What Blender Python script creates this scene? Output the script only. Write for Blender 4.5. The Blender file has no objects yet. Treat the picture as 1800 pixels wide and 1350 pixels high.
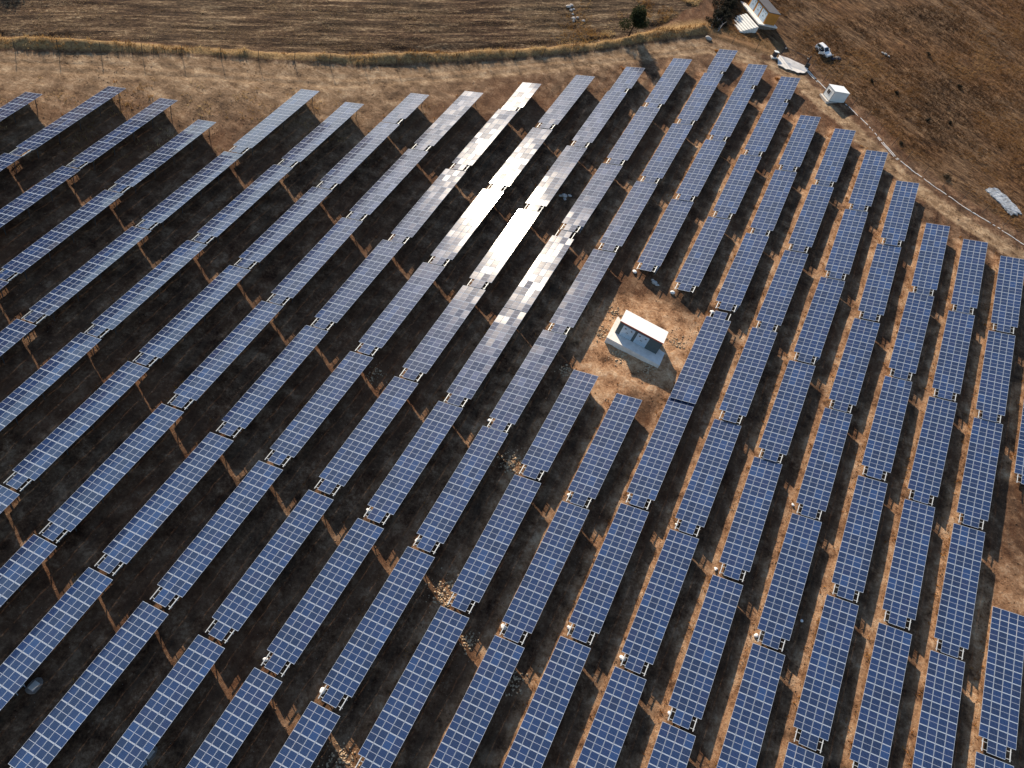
import bpy, bmesh, math, random
import numpy as np
from mathutils import Vector, Matrix
random.seed(7); RNG=np.random.default_rng(11)
SC=bpy.context.scene; COL=SC.collection
R=math.radians

# ------------------------------------------------------------------ data: solar tables, surveyed in metres
# row, type, far low corner xyz, near low corner xyz, unit vector up the tilt
TABLES='''1 S -88.83 67.75 12.75 -90.81 49.68 9.87 0.91 -0.1604 0.3824
2 S -80.37 75.61 14.05 -82.28 57.46 11.43 0.9109 -0.1516 0.3837
2 S -82.72 55.72 11.11 -84.74 37.66 8.19 0.9096 -0.1636 0.3819
3 S -72.79 77.82 14.34 -74.86 59.8 11.64 0.9099 -0.1615 0.3821
3 S -75.04 57.82 11.4 -77.03 39.72 8.69 0.9103 -0.1577 0.3828
4 S -65.49 77.08 14.14 -67.55 59.0 11.42 0.9099 -0.161 0.3822
4 S -67.7 57.1 11.22 -69.7 39.02 8.52 0.9103 -0.1576 0.3828
4 S -69.88 37.18 8.3 -71.87 19.09 5.55 0.9102 -0.158 0.3828
5 S -56.27 93.53 16.37 -58.31 75.54 13.58 0.9097 -0.1626 0.382
5 S -58.58 73.4 13.39 -60.59 55.39 10.7 0.9102 -0.1587 0.3826
5 S -60.76 53.44 10.48 -62.8 35.34 7.89 0.9104 -0.1572 0.3827
5 S -63.08 33.46 7.58 -65.03 15.35 4.94 0.9107 -0.1539 0.3834
6 S -48.69 95.4 16.47 -50.78 77.33 13.62 0.9094 -0.1655 0.3815
6 S -51.02 75.34 13.47 -53.0 57.33 10.77 0.9103 -0.1573 0.3829
6 S -53.27 55.36 10.55 -55.31 37.21 7.98 0.9105 -0.1564 0.3828
6 S -55.53 35.47 7.69 -57.54 17.37 4.97 0.9102 -0.1585 0.3827
7 H -40.38 104.84 17.71 -41.32 96.42 16.34 0.9095 -0.1642 0.3818
7 S -41.52 94.7 16.11 -43.46 76.7 13.35 0.9103 -0.1571 0.3829
7 S -43.75 74.65 13.13 -45.77 56.65 10.34 0.9099 -0.1614 0.3822
7 S -46.03 54.65 10.17 -47.95 36.5 7.61 0.911 -0.1508 0.3838
7 S -48.28 34.73 7.28 -50.33 16.56 4.6 0.9102 -0.1587 0.3826
7 S -50.59 14.64 4.33 -52.58 -3.45 1.57 0.9102 -0.1582 0.3827
8 S -32.29 111.71 18.69 -34.47 93.69 15.68 0.9085 -0.173 0.3803
8 S -34.64 91.61 15.52 -36.61 73.64 12.66 0.9099 -0.1605 0.3824
8 S -36.85 71.54 12.53 -38.72 53.46 9.68 0.9105 -0.1547 0.3834
8 S -39.07 51.53 9.46 -40.92 33.42 6.84 0.9112 -0.1489 0.3842
8 S -41.24 31.5 6.64 -43.42 13.33 3.76 0.9089 -0.1697 0.3808
8 S -43.59 11.45 3.57 -45.59 -6.63 0.79 0.9101 -0.1596 0.3825
9 H -23.76 121.09 20.22 -23.84 120.3 20.06 0.9086 -0.1729 0.3802
9 S -24.98 111.08 18.51 -26.9 93.07 15.62 0.9102 -0.1583 0.3828
9 S -27.24 91.0 15.37 -28.97 73.0 12.44 0.911 -0.15 0.3843
9 S -29.48 71.01 12.25 -31.47 52.96 9.34 0.9098 -0.162 0.3822
9 S -31.75 51.01 9.24 -33.8 32.91 6.35 0.9096 -0.1637 0.3819
9 S -34.05 30.94 6.14 -36.14 12.66 3.44 0.91 -0.1608 0.3822
9 S -36.37 10.78 3.13 -38.38 -7.31 0.41 0.9102 -0.1585 0.3827
10 S -15.19 130.1 21.73 -17.21 112.08 18.79 0.9095 -0.1641 0.3818
10 S -17.58 110.19 18.39 -19.45 92.17 15.51 0.9104 -0.1559 0.3832
10 S -19.84 90.35 15.23 -21.67 72.34 12.21 0.9103 -0.1566 0.3831
10 S -22.09 70.34 12.0 -24.11 52.33 9.05 0.9095 -0.1646 0.3817
10 S -24.38 50.36 8.84 -26.51 32.16 6.05 0.9095 -0.1649 0.3816
10 S -26.82 30.27 5.81 -28.86 11.97 3.02 0.9101 -0.1597 0.3825
10 S -29.15 10.07 2.65 -31.22 -8.18 0.16 0.9106 -0.1553 0.3829
11 H -6.73 139.02 23.55 -6.82 138.12 23.4 0.9094 -0.1651 0.3817
11 S -7.98 129.23 21.79 -9.88 111.22 18.77 0.91 -0.16 0.3826
11 S -10.29 109.39 18.36 -12.16 91.34 15.42 0.9103 -0.1568 0.3831
11 S -12.66 89.45 15.11 -14.5 71.51 11.95 0.9099 -0.1604 0.3825
11 S -14.78 69.57 11.71 -16.76 51.57 8.87 0.91 -0.1601 0.3825
11 S -17.07 49.68 8.55 -19.18 31.56 5.7 0.9094 -0.1659 0.3815
11 S -19.43 29.57 5.49 -21.63 11.34 2.54 0.9088 -0.1711 0.3806
11 S -21.89 9.29 2.3 -23.86 -8.83 -0.28 0.9108 -0.1534 0.3834
12 S 1.66 148.21 25.42 -0.21 130.18 22.35 0.91 -0.1595 0.3826
12 S -0.64 128.49 21.99 -2.51 110.47 18.86 0.9099 -0.1609 0.3824
12 S -2.9 108.56 18.51 -4.93 90.52 15.34 0.909 -0.1694 0.3809
12 F -5.48 86.99 14.74 -7.46 68.98 11.62 0.9093 -0.1658 0.3816
12 S -7.5 68.81 11.58 -9.45 50.81 8.7 0.91 -0.1597 0.3826
12 S -9.87 49.01 8.38 -11.93 30.92 5.41 0.9093 -0.1662 0.3815
12 S -12.18 28.91 5.26 -14.36 10.67 2.21 0.9087 -0.1718 0.3805
12 S -14.6 8.66 1.96 -16.58 -9.46 -0.59 0.9108 -0.1534 0.3833
13 H 10.28 157.78 27.48 10.21 157.17 27.33 0.9069 -0.1913 0.3754
13 S 8.98 147.21 25.69 7.13 129.18 22.49 0.9098 -0.1615 0.3823
13 S 6.64 127.35 22.1 4.73 109.32 19.04 0.9099 -0.161 0.3824
13 S 4.3 107.62 18.6 2.41 89.57 15.55 0.9099 -0.1604 0.3825
13 S 1.96 87.74 15.1 0.07 69.73 11.97 0.9098 -0.1617 0.3823
13 S -0.34 68.02 11.51 -2.34 49.99 8.55 0.9096 -0.1636 0.3819
13 S -2.66 48.35 8.26 -4.65 30.15 5.18 0.9095 -0.1643 0.3818
13 S -4.91 28.31 5.05 -6.98 9.99 1.99 0.9093 -0.1664 0.3814
13 S -7.24 7.96 1.73 -9.22 -10.17 -0.81 0.9108 -0.1532 0.3834
14 H 17.43 156.37 27.67 17.32 155.3 27.46 0.9089 -0.1703 0.3805
14 S 16.25 146.03 25.93 14.28 128.01 22.76 0.9093 -0.1664 0.3815
14 S 13.92 126.26 22.36 11.95 108.26 19.29 0.9095 -0.1644 0.3818
14 S 11.61 106.62 18.8 9.7 88.63 15.74 0.9098 -0.1618 0.3822
14 S 6.41 63.27 10.88 4.39 45.39 7.82 0.9092 -0.1676 0.3812
14 S 4.15 43.41 7.49 2.27 25.25 4.42 0.9101 -0.159 0.3827
14 S 1.89 23.29 4.19 -0.11 4.98 1.27 0.91 -0.1603 0.3825
15 H 25.07 155.94 28.22 24.97 155.05 28.02 0.9075 -0.1834 0.3778
15 S 23.78 145.42 26.51 21.75 127.43 23.2 0.9086 -0.1724 0.3804
15 S 21.31 125.43 22.88 19.42 107.41 19.66 0.9096 -0.1638 0.3819
15 S 18.92 105.6 19.16 16.89 87.64 15.94 0.9088 -0.171 0.3807
15 S 13.79 62.32 11.01 11.79 44.46 7.86 0.909 -0.1689 0.381
15 S 11.55 42.62 7.56 9.62 24.44 4.32 0.9095 -0.1644 0.3818
15 S 9.42 22.67 4.0 7.42 4.58 1.24 0.9101 -0.159 0.3826
16 S 31.02 144.37 26.96 28.97 126.38 23.77 0.9088 -0.1708 0.3807
16 S 28.65 124.51 23.38 26.74 106.52 20.14 0.9094 -0.1654 0.3816
16 S 26.32 104.87 19.77 24.35 86.88 16.34 0.9087 -0.1717 0.3804
16 F 23.65 83.32 15.48 21.57 65.38 12.19 0.9083 -0.175 0.3799
16 S 21.6 65.51 11.83 19.63 47.64 8.88 0.9096 -0.1634 0.3819
16 S 19.36 45.8 8.35 17.52 27.65 5.17 0.91 -0.1592 0.3827
16 S 17.1 25.75 4.74 15.16 7.66 1.98 0.9105 -0.1558 0.3832
17 S 38.57 143.66 27.65 36.46 125.7 24.32 0.9081 -0.1771 0.3796
17 S 36.17 123.88 23.97 34.11 105.96 20.69 0.9084 -0.1744 0.38
17 S 33.76 103.93 20.36 31.69 86.0 16.71 0.9076 -0.182 0.3784
17 S 31.39 84.34 16.29 29.38 66.43 12.93 0.9086 -0.1731 0.3802
17 S 29.15 64.7 12.28 27.18 46.82 9.02 0.909 -0.1691 0.381
17 S 26.89 44.93 8.66 24.98 26.85 5.24 0.9092 -0.1678 0.3811
17 S 24.64 24.88 5.04 22.65 6.82 2.07 0.9097 -0.1627 0.3821
18 S 45.64 139.9 27.76 43.62 121.91 24.53 0.9088 -0.1709 0.3807
18 S 43.27 120.16 24.04 41.3 102.19 20.97 0.9095 -0.1649 0.3817
18 S 40.88 100.42 20.51 38.87 82.51 16.62 0.9074 -0.1841 0.3777
18 S 38.47 80.52 16.16 36.49 62.62 12.71 0.9085 -0.174 0.38
18 S 36.25 61.01 12.12 34.42 42.99 8.99 0.9101 -0.1587 0.3828
18 S 34.04 41.13 8.39 32.14 22.98 5.13 0.9096 -0.1639 0.3819
18 S 31.92 21.07 4.75 29.94 2.99 1.97 0.9102 -0.1583 0.3827
19 S 52.38 133.3 27.4 50.42 115.28 24.21 0.9093 -0.1659 0.3815
19 S 50.07 113.61 23.66 48.14 95.65 20.37 0.9092 -0.1675 0.3812
19 S 47.72 93.73 19.94 45.71 75.84 15.97 0.9073 -0.1857 0.3773
19 S 45.35 73.95 15.56 43.38 56.05 12.07 0.9085 -0.1741 0.38
19 S 43.14 54.26 11.6 41.19 36.32 8.1 0.9086 -0.173 0.3802
19 S 40.96 34.33 7.72 39.0 16.3 4.6 0.9095 -0.1647 0.3818
20 S 58.79 123.55 26.46 56.82 105.58 23.23 0.9091 -0.1681 0.3811
20 S 56.46 103.9 22.89 54.5 85.95 18.95 0.9077 -0.182 0.378
20 S 54.07 84.01 18.57 52.07 66.18 14.83 0.9077 -0.1816 0.3784
20 S 51.84 64.24 14.33 49.92 46.27 10.86 0.9089 -0.1704 0.3806
20 S 49.54 44.39 10.44 47.59 26.34 6.88 0.9086 -0.1731 0.3801
20 S 47.3 24.45 6.59 45.27 6.41 3.61 0.9094 -0.1653 0.3816
21 S 66.0 122.44 27.11 64.02 104.46 23.78 0.9089 -0.1704 0.3807
21 S 63.76 102.79 23.34 61.8 84.86 19.63 0.9081 -0.1779 0.3791
21 S 61.39 82.9 19.23 59.36 65.12 15.26 0.907 -0.1881 0.3769
21 S 59.11 63.19 14.8 57.16 45.28 11.4 0.9087 -0.1716 0.3805
21 S 56.85 43.26 11.04 54.87 25.21 7.36 0.9082 -0.1769 0.3793
22 S 73.13 121.28 27.65 71.22 103.22 24.26 0.9092 -0.1675 0.3812
22 S 70.97 101.41 23.71 68.97 83.56 20.29 0.9084 -0.1744 0.38
22 S 68.8 81.88 19.82 66.78 64.05 15.94 0.9073 -0.1849 0.3776
22 S 66.42 62.05 15.52 64.47 44.13 11.79 0.9081 -0.1776 0.3791
22 S 64.05 42.23 11.46 62.09 24.23 8.13 0.909 -0.1693 0.3809
23 S 77.33 92.17 22.72 75.36 74.26 18.94 0.9079 -0.1798 0.3787
23 S 72.46 51.68 13.96 70.49 33.62 10.71 0.9092 -0.1674 0.3813
23 S 70.31 31.73 10.22 68.36 13.66 7.36 0.9101 -0.1588 0.3827'''
TW=4.06            # slope width of a table
PITCH=1.672        # column pitch along the row
tabs=[]
for ln in TABLES.strip().splitlines():
    w=ln.split(); v=[float(q) for q in w[2:]]
    tabs.append((int(w[0]),w[1],Vector(v[0:3]),Vector(v[3:6]),Vector(v[6:9])))

SUN_AZ,SUN_EL=R(-40.2),R(28.4)
SUN=Vector((math.sin(SUN_AZ)*math.cos(SUN_EL),math.cos(SUN_AZ)*math.cos(SUN_EL),math.sin(SUN_EL)))

# ------------------------------------------------------------------ terrain
SMP=np.array([[p[0],p[1],p[2]-0.62] for t in tabs for p in (t[2],t[3])])
_A=np.c_[np.ones(len(SMP)),SMP[:,:2]]; PL=np.linalg.lstsq(_A,SMP[:,2],rcond=None)[0]; RES=SMP[:,2]-_A@PL

def lattice(seed):
    return np.random.default_rng(seed).random((256,256))
_LAT={}
def vnoise(x,y,scale,seed=0):
    if seed not in _LAT: _LAT[seed]=lattice(seed)
    L=_LAT[seed]; X=x/scale; Y=y/scale
    xi=np.floor(X).astype(int); yi=np.floor(Y).astype(int); fx=X-xi; fy=Y-yi
    fx=fx*fx*(3-2*fx); fy=fy*fy*(3-2*fy)
    a=L[xi%256,yi%256]; b=L[(xi+1)%256,yi%256]; c=L[xi%256,(yi+1)%256]; d=L[(xi+1)%256,(yi+1)%256]
    return (a*(1-fx)+b*fx)*(1-fy)+(c*(1-fx)+d*fx)*fy
def fbm(x,y,scale,seed=0,octv=4):
    s=0; a=1; n=0
    for k in range(octv):
        s=s+a*vnoise(x+17.3*k,y-9.1*k,scale/2**k,seed+k); n+=a; a*=.55
    return s/n
def polydist(x,y,pts):
    """distance to polyline, signed (left of travel positive)"""
    best=np.full(x.shape,1e9); sg=np.zeros(x.shape)
    for (ax,ay),(bx,by) in zip(pts[:-1],pts[1:]):
        dx,dy=bx-ax,by-ay; L2=dx*dx+dy*dy
        t=np.clip(((x-ax)*dx+(y-ay)*dy)/L2,0,1)
        px,py=ax+t*dx,ay+t*dy; d=np.hypot(x-px,y-py)
        cr=np.sign(dx*(y-ay)-dy*(x-ax)); m=d<best
        best=np.where(m,d,best); sg=np.where(m,cr,sg)
    return best,sg
def sstep(a,b,x):
    t=np.clip((x-a)/(b-a),0,1); return t*t*(3-2*t)

FENCE_L=[(-112,64.5),(-102.5,71.5),(-98.5,74.0),(-91.8,78.4),(-81.5,85.7),(-70.5,93.7),(-58.5,101.8),(-52.4,105.5),(-45.8,111.2),(-37.2,118.9),(-23.4,131.4),(-13.7,140.8),(-3.6,151.7),(6.9,161.8)]
FENCE_M=[(6.9,161.8),(14.4,162.6),(20.5,163.1),(23.5,164.4)]
FENCE_R=[(30.4,163.8),(36.1,158.4),(41.1,154.9),(46.3,149.6),(52.5,142.4),(55.5,140.2),(60.4,137.4),(67.4,133.2),(79.0,128.8),(95,124)]
FIELD_EDGE=[(-125,64),(-105.7,75.2),(-101.2,77.4),(-86.8,85.7),(-76.9,91.7),(-55.8,107.5),(-47.6,114.9),(-38.8,122.5),(-19.6,138.8),(-12.5,146.0),(-4.8,157.5),(2.5,172.3),(3.6,186.8),(0,230)]
BOUND=FENCE_L+FENCE_M[1:]+FENCE_R
TRACK1=[(-120,56),(-96.6,71.0),(-75.9,84.6),(-51.0,101.5),(-27.7,124.0),(-2.8,148.0),(8,157.5),(22,160),(29,159),(37,152),(47,143),(56,135),(68,128),(80,124),(95,118)]
TRACK2=[(26,163),(24,170),(21,174),(25.4,182),(34.2,193),(46.7,208.1),(70,235)]
XR=(-128.,112.); YR=(-26.,262.); STEP=0.5

def base_z(x,y):
    x=np.atleast_1d(np.asarray(x,float)); y=np.atleast_1d(np.asarray(y,float))
    xc=np.clip(x,*XR); yc=np.clip(y,*YR)
    out=np.empty(len(x))
    for k in range(0,len(x),6000):
        d2=(xc[k:k+6000,None]-SMP[None,:,0])**2+(yc[k:k+6000,None]-SMP[None,:,1])**2
        w1=np.exp(-d2/128.); m=d2.min(1,keepdims=True); w2=np.exp(-(d2-m)/1800.)
        far=(w2@RES)/w2.sum(1)*np.exp(-m[:,0]/16200.)
        out[k:k+6000]=(w1@RES+0.08*far)/(w1.sum(1)+0.08)
    z=PL[0]+PL[1]*xc+PL[2]*yc+out
    d=np.hypot(x-xc,y-yc)
    if d.max()>0:
        gx=np.where(d>0,(x-xc)/np.maximum(d,1e-6),0); gy=np.where(d>0,(y-yc)/np.maximum(d,1e-6),0)
        z=z+(PL[1]*gx+PL[2]*gy)*60*(1-np.exp(-d/60))
    return z
def masks(x,y):
    df,sf=polydist(x,y,FIELD_EDGE); db,sb=polydist(x,y,BOUND)
    wob=(fbm(x,y,6,3)-.5)*2.2
    inside=sb<0                                    # the fenced yard
    field=sstep(-.5,1.2,df*sf+wob*.6)*(sf>0)
    bank=(~inside)*(1-sstep(0.6,1.6,-(df*sf)*-1+wob*.2))*(1-sstep(5.5,8.5,db+wob)) if False else None
    strip=np.where((~inside)&(sf<=0),1.,0.)*(1-sstep(4.0,7.0,db+wob*.6))
    hill=np.where((~inside)&(sf<=0),1.,0.)*sstep(1.5,5,db+wob)*sstep(4,14,x+wob*2)
    t1,_=polydist(x,y,TRACK1); t2,_=polydist(x,y,TRACK2)
    trk=np.maximum((1-sstep(1.6,3.6,t1+wob*.5))*inside,(1-sstep(1.8,4.2,t2+wob*.7))*(~inside))
    return inside,field,strip,hill,trk,db,df,sf,sb,t1
def height(x,y):
    z=base_z(x,y)
    inside,field,strip,hill,trk,db,df,sf,sb,t1=masks(x,y)
    # grassy bank outside the fence, ditch at the field's edge
    out=np.where(inside,0,1)
    west=1-sstep(4,12,x)
    ridge=np.exp(-((db-2.2)/1.5)**2)*out*west
    z=z+ridge*(0.35+1.1*fbm(x,y,4,21))
    z=z-np.exp(-(df/1.1)**2)*0.55*out*(1-sstep(-6,2,x))
    z=z+np.exp(-((db-1.0)/.8)**2)*out*(1-west)*sstep(0,6,-(x-24))*0.35
    # ploughed field
    fx,fy=0.776,0.631; v=-fy*x+fx*y; u=fx*x+fy*y
    wv=v+1.2*(fbm(u,v,40,31)-.5)
    fur=np.sin(wv*2*math.pi/2.1+1.3*np.sin(u*.05))*.5+.6*np.sin(wv*2*math.pi/5.3)
    z=z+field*(fur*0.10+(fbm(u/5,v,.9,33,3)-.5)*.28)
    # hillside: streaky tussocks running down the slope
    hx,hy=0.89,-0.46; u=hx*x+hy*y; v=-hy*x+hx*y
    z=z+hill*((fbm(u/4,v,1.6,41,3)-.5)*.45+(fbm(x,y,1.3,44,3)-.5)*.30)
    # trodden earth between the rows
    ar=inside*(1-trk)
    z=z+ar*((fbm(x,y,1.5,51,3)-.5)*.20+(fbm(x-.1*y,y/7,1.1,52,3)-.5)*.10)+trk*(fbm(x,y,3,61,3)-.5)*.12
    z=z+strip*(fbm(x,y,1.2,71,3)-.5)*.3
    z=z-inside*np.exp(-((t1-.95)/.38)**2)*.13
    return z
def gz(x,y): return float(base_z([x],[y])[0])
def gh(x,y): return float(height(np.array([float(x)]),np.array([float(y)]))[0])

# ------------------------------------------------------------------ helpers
def mesh_np(name,v,faces,mat=None,smooth=False):
    """v (n,3); faces list of equal-length index arrays (m,k)"""
    me=bpy.data.meshes.new(name); v=np.asarray(v,np.float32); f=np.asarray(faces,np.int32)
    me.vertices.add(len(v)); me.vertices.foreach_set('co',v.ravel())
    k=f.shape[1]; me.loops.add(f.size); me.loops.foreach_set('vertex_index',f.ravel())
    me.polygons.add(len(f)); me.polygons.foreach_set('loop_start',np.arange(0,f.size,k,dtype=np.int32))
    if smooth: me.polygons.foreach_set('use_smooth',np.ones(len(f),bool))
    me.update(calc_edges=True)
    if mat: me.materials.append(mat)
    return me
def link(name,me,parent=None,loc=None,rot=None):
    o=bpy.data.objects.new(name,me); COL.objects.link(o)
    if parent: o.parent=parent
    if loc is not None: o.location=loc
    if rot is not None: o.rotation_euler=rot
    return o
def tag(o,label=None,cat=None,group=None,kind=None):
    if label: o['label']=label
    if cat: o['category']=cat
    if group: o['group']=group
    if kind: o['kind']=kind
    return o
def empty(name,loc=(0,0,0),mat=None):
    o=bpy.data.objects.new(name,None); COL.objects.link(o); o.empty_display_size=.3
    if mat is not None: o.matrix_world=mat
    else: o.location=loc
    return o
class MB:
    def __init__(s): s.v=[]; s.f=[]; s.m=[]
    def box(s,x0,x1,y0,y1,z0,z1,mi=0,M=None):
        b=len(s.v); c=[Vector((x,y,z)) for z in (z0,z1) for y in (y0,y1) for x in (x0,x1)]
        if M: c=[M@q for q in c]
        s.v+=c
        for q in ((0,2,3,1),(4,5,7,6),(0,1,5,4),(2,6,7,3),(0,4,6,2),(1,3,7,5)):
            s.f.append([b+i for i in q]); s.m.append(mi)
        return s
    def tube(s,p,q,r,r2=None,n=8,mi=0,caps=True):
        p=Vector(p);q=Vector(q); d=(q-p).normalized(); a=d.orthogonal().normalized(); c=d.cross(a); r2=r if r2 is None else r2
        b=len(s.v)
        for e,rr in ((p,r),(q,r2)):
            for i in range(n):
                t=2*math.pi*i/n; s.v.append(e+a*(math.cos(t)*rr)+c*(math.sin(t)*rr))
        for i in range(n):
            j=(i+1)%n; s.f.append([b+i,b+j,b+n+j,b+n+i]); s.m.append(mi)
        if caps:
            s.f.append([b+i for i in range(n)][::-1]); s.m.append(mi); s.f.append([b+n+i for i in range(n)]); s.m.append(mi)
        return s
    def poly(s,pts,mi=0):
        b=len(s.v); s.v+=[Vector(p) for p in pts]; s.f.append(list(range(b,b+len(pts)))); s.m.append(mi); return s
    def prism(s,pts,z0,z1,mi=0):
        """pts: ccw outline in xy"""
        n=len(pts); b=len(s.v); s.v+=[Vector((p[0],p[1],z0)) for p in pts]+[Vector((p[0],p[1],z1)) for p in pts]
        s.f.append([b+i for i in range(n)][::-1]); s.m.append(mi); s.f.append([b+n+i for i in range(n)]); s.m.append(mi)
        for i in range(n):
            j=(i+1)%n; s.f.append([b+i,b+j,b+n+j,b+n+i]); s.m.append(mi)
        return s
    def loft(s,rings,mi=0,caps=True):
        n=len(rings[0]); b=len(s.v)
        for r in rings: s.v+=[Vector(p) for p in r]
        for k in range(len(rings)-1):
            for i in range(n):
                j=(i+1)%n; s.f.append([b+k*n+i,b+k*n+j,b+(k+1)*n+j,b+(k+1)*n+i]); s.m.append(mi)
        if caps:
            s.f.append([b+i for i in range(n)][::-1]); s.m.append(mi); e=b+(len(rings)-1)*n
            s.f.append([e+i for i in range(n)]); s.m.append(mi)
        return s
    def mesh(s,name,mats,smooth=False,bevel=0):
        me=bpy.data.meshes.new(name); me.from_pydata([tuple(q) for q in s.v],[],s.f)
        for m in (mats if isinstance(mats,(list,tuple)) else [mats]): me.materials.append(m)
        me.polygons.foreach_set('material_index',s.m)
        bm=bmesh.new(); bm.from_mesh(me)
        bmesh.ops.recalc_face_normals(bm,faces=bm.faces)
        if bevel: bmesh.ops.bevel(bm,geom=list(bm.edges),offset=bevel,segments=2,affect='EDGES',profile=.5)
        bm.to_mesh(me); bm.free()
        if smooth: me.polygons.foreach_set('use_smooth',np.ones(len(me.polygons),bool))
        me.update(); return me
    def obj(s,name,mats,parent=None,loc=None,rot=None,smooth=False,bevel=0):
        return link(name,s.mesh(name,mats,smooth,bevel),parent,loc,rot)

# ------------------------------------------------------------------ materials
class NT:
    def __init__(s,name):
        s.m=bpy.data.materials.new(name); s.m.use_nodes=True; s.t=s.m.node_tree; s.b=s.t.nodes['Principled BSDF']; s.out=s.t.nodes['Material Output']
    def n(s,typ,**kw):
        q=s.t.nodes.new(typ)
        for k,v in kw.items():
            if k.startswith('i_'):
                key=k[2:]; key=int(key) if key.isdigit() else key
                s.set(q.inputs[key],v)
            else: setattr(q,k,v)
        return q
    def set(s,sock,v):
        if isinstance(v,bpy.types.NodeSocket): s.t.links.new(v,sock)
        else:
            if isinstance(v,(tuple,list)) and len(v)==3 and sock.type=='RGBA': v=(*v,1)
            sock.default_value=v
    def math(s,op,a,b=None,c=None,clamp=False):
        q=s.n('ShaderNodeMath',operation=op); q.use_clamp=clamp; s.set(q.inputs[0],a)
        if b is not None: s.set(q.inputs[1],b)
        if c is not None: s.set(q.inputs[2],c)
        return q.outputs[0]
    def mix(s,f,a,b,mode='MIX'):
        q=s.n('ShaderNodeMix',data_type='RGBA',blend_type=mode); s.set(q.inputs[0],f); s.set(q.inputs[6],a); s.set(q.inputs[7],b); return q.outputs[2]
    def noise(s,vec,scale,detail=4,rough=.55,dist=0):
        q=s.n('ShaderNodeTexNoise'); s.set(q.inputs['Vector'],vec); q.inputs['Scale'].default_value=scale; q.inputs['Detail'].default_value=detail; q.inputs['Roughness'].default_value=rough; q.inputs['Distortion'].default_value=dist
        return q.outputs['Fac']
    def ramp(s,f,stops):
        q=s.n('ShaderNodeValToRGB'); s.set(q.inputs[0],f); e=q.color_ramp.elements
        while len(e)<len(stops): e.new(.5)
        for k,(p,c) in enumerate(stops):
            e[k].position=p; e[k].color=(c,c,c,1) if isinstance(c,(int,float)) else (*c,1)
        return q.outputs[0]
    def mapv(s,vec,scale=(1,1,1),rot=(0,0,0),loc=(0,0,0)):
        q=s.n('ShaderNodeMapping'); s.set(q.inputs[0],vec); q.inputs['Scale'].default_value=scale; q.inputs['Rotation'].default_value=rot; q.inputs['Location'].default_value=loc; return q.outputs[0]
    def bump(s,h,strength,dist=.05):
        q=s.n('ShaderNodeBump'); s.set(q.inputs['Height'],h); q.inputs['Strength'].default_value=strength; q.inputs['Distance'].default_value=dist; s.t.links.new(q.outputs[0],s.b.inputs['Normal'])
    def P(s,**kw):
        for k,v in kw.items(): s.set(s.b.inputs[k.replace('_',' ')],v)
        return s.m
def simple(name,col,rough=.6,metal=0,var=.12,scale=6,bump=0,spec=.5):
    t=NT(name); tc=t.n('ShaderNodeTexCoord').outputs['Object']
    nz=t.noise(tc,scale,5,.6); nz2=t.noise(tc,scale*.17,3,.5)
    f=t.math('ADD',t.math('MULTIPLY',nz,.6),t.math('MULTIPLY',nz2,.4))
    d=tuple(c*(1-var*1.6) for c in col); l=tuple(min(1,c*(1+var)) for c in col)
    c=t.mix(t.ramp(f,[(.35,0),(.65,1)]),d,l)
    if bump: t.bump(nz,bump,.02)
    return t.P(Base_Color=c,Roughness=rough,Metallic=metal,Specular_IOR_Level=spec)

def make_glass():
    t=NT('module_glass'); tc=t.n('ShaderNodeTexCoord').outputs['Object']; xyz=t.n('ShaderNodeSeparateXYZ',i_0=tc).outputs
    x,y=xyz[0],xyz[1]
    rnd=t.n('ShaderNodeObjectInfo').outputs['Random']
    cw=.935/6; ch=1.565/10
    fx=t.math('FRACT',t.math('ADD',t.math('DIVIDE',x,cw),10.0)); fy=t.math('FRACT',t.math('ADD',t.math('DIVIDE',y,ch),10.0))
    ex=t.math('ABSOLUTE',t.math('SUBTRACT',fx,.5)); ey=t.math('ABSOLUTE',t.math('SUBTRACT',fy,.5))
    colgap=t.math('GREATER_THAN',ex,.435)                # gaps and ribbons between the cell strings
    rowgap=t.math('GREATER_THAN',ey,.485)
    mid=t.math('LESS_THAN',t.math('ABSOLUTE',y),.020)
    busb=t.math('LESS_THAN',t.math('ABSOLUTE',t.math('SUBTRACT',ex,.17)),.022)
    hue=t.ramp(rnd,[(0,(.0025,.009,.036)),(.35,(.003,.014,.058)),(.7,(.004,.021,.088)),(.90,(.007,.014,.060)),(.95,(.008,.034,.125)),(1,(.010,.040,.14))])
    cell=t.n('ShaderNodeTexVoronoi',feature='F1'); t.set(cell.inputs['Vector'],tc); cell.inputs['Scale'].default_value=34
    cc=t.mix(.35,hue,t.mix(cell.outputs['Color'],(.002,.010,.040),(.007,.032,.115)))
    c=t.mix(t.math('MULTIPLY',colgap,.30),cc,(.14,.20,.36))
    c=t.mix(t.math('MULTIPLY',rowgap,.2),c,(.14,.20,.36))
    c=t.mix(t.math('MULTIPLY',busb,.10),c,(.2,.26,.42))
    c=t.mix(t.math('MULTIPLY',mid,.9),c,(.36,.41,.52))
    # dust film, heavier along the lower edge
    geo=t.n('ShaderNodeNewGeometry').outputs['Position']
    dn=t.noise(geo,.5,5,.6); dn2=t.noise(geo,5,4,.6)
    dust=t.math('MULTIPLY',t.math('MULTIPLY',t.ramp(dn,[(.3,.35),(.75,1)]),t.ramp(dn2,[(.3,.6),(.7,1)])),.012)
    c=t.mix(dust,c,(.42,.36,.30))
    return t.P(Base_Color=c,Roughness=.5,Specular_IOR_Level=.02,Coat_Weight=1.0,Coat_Roughness=t.math('ADD',.07,t.math('MULTIPLY',rnd,.05)),Coat_IOR=1.62)

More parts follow.
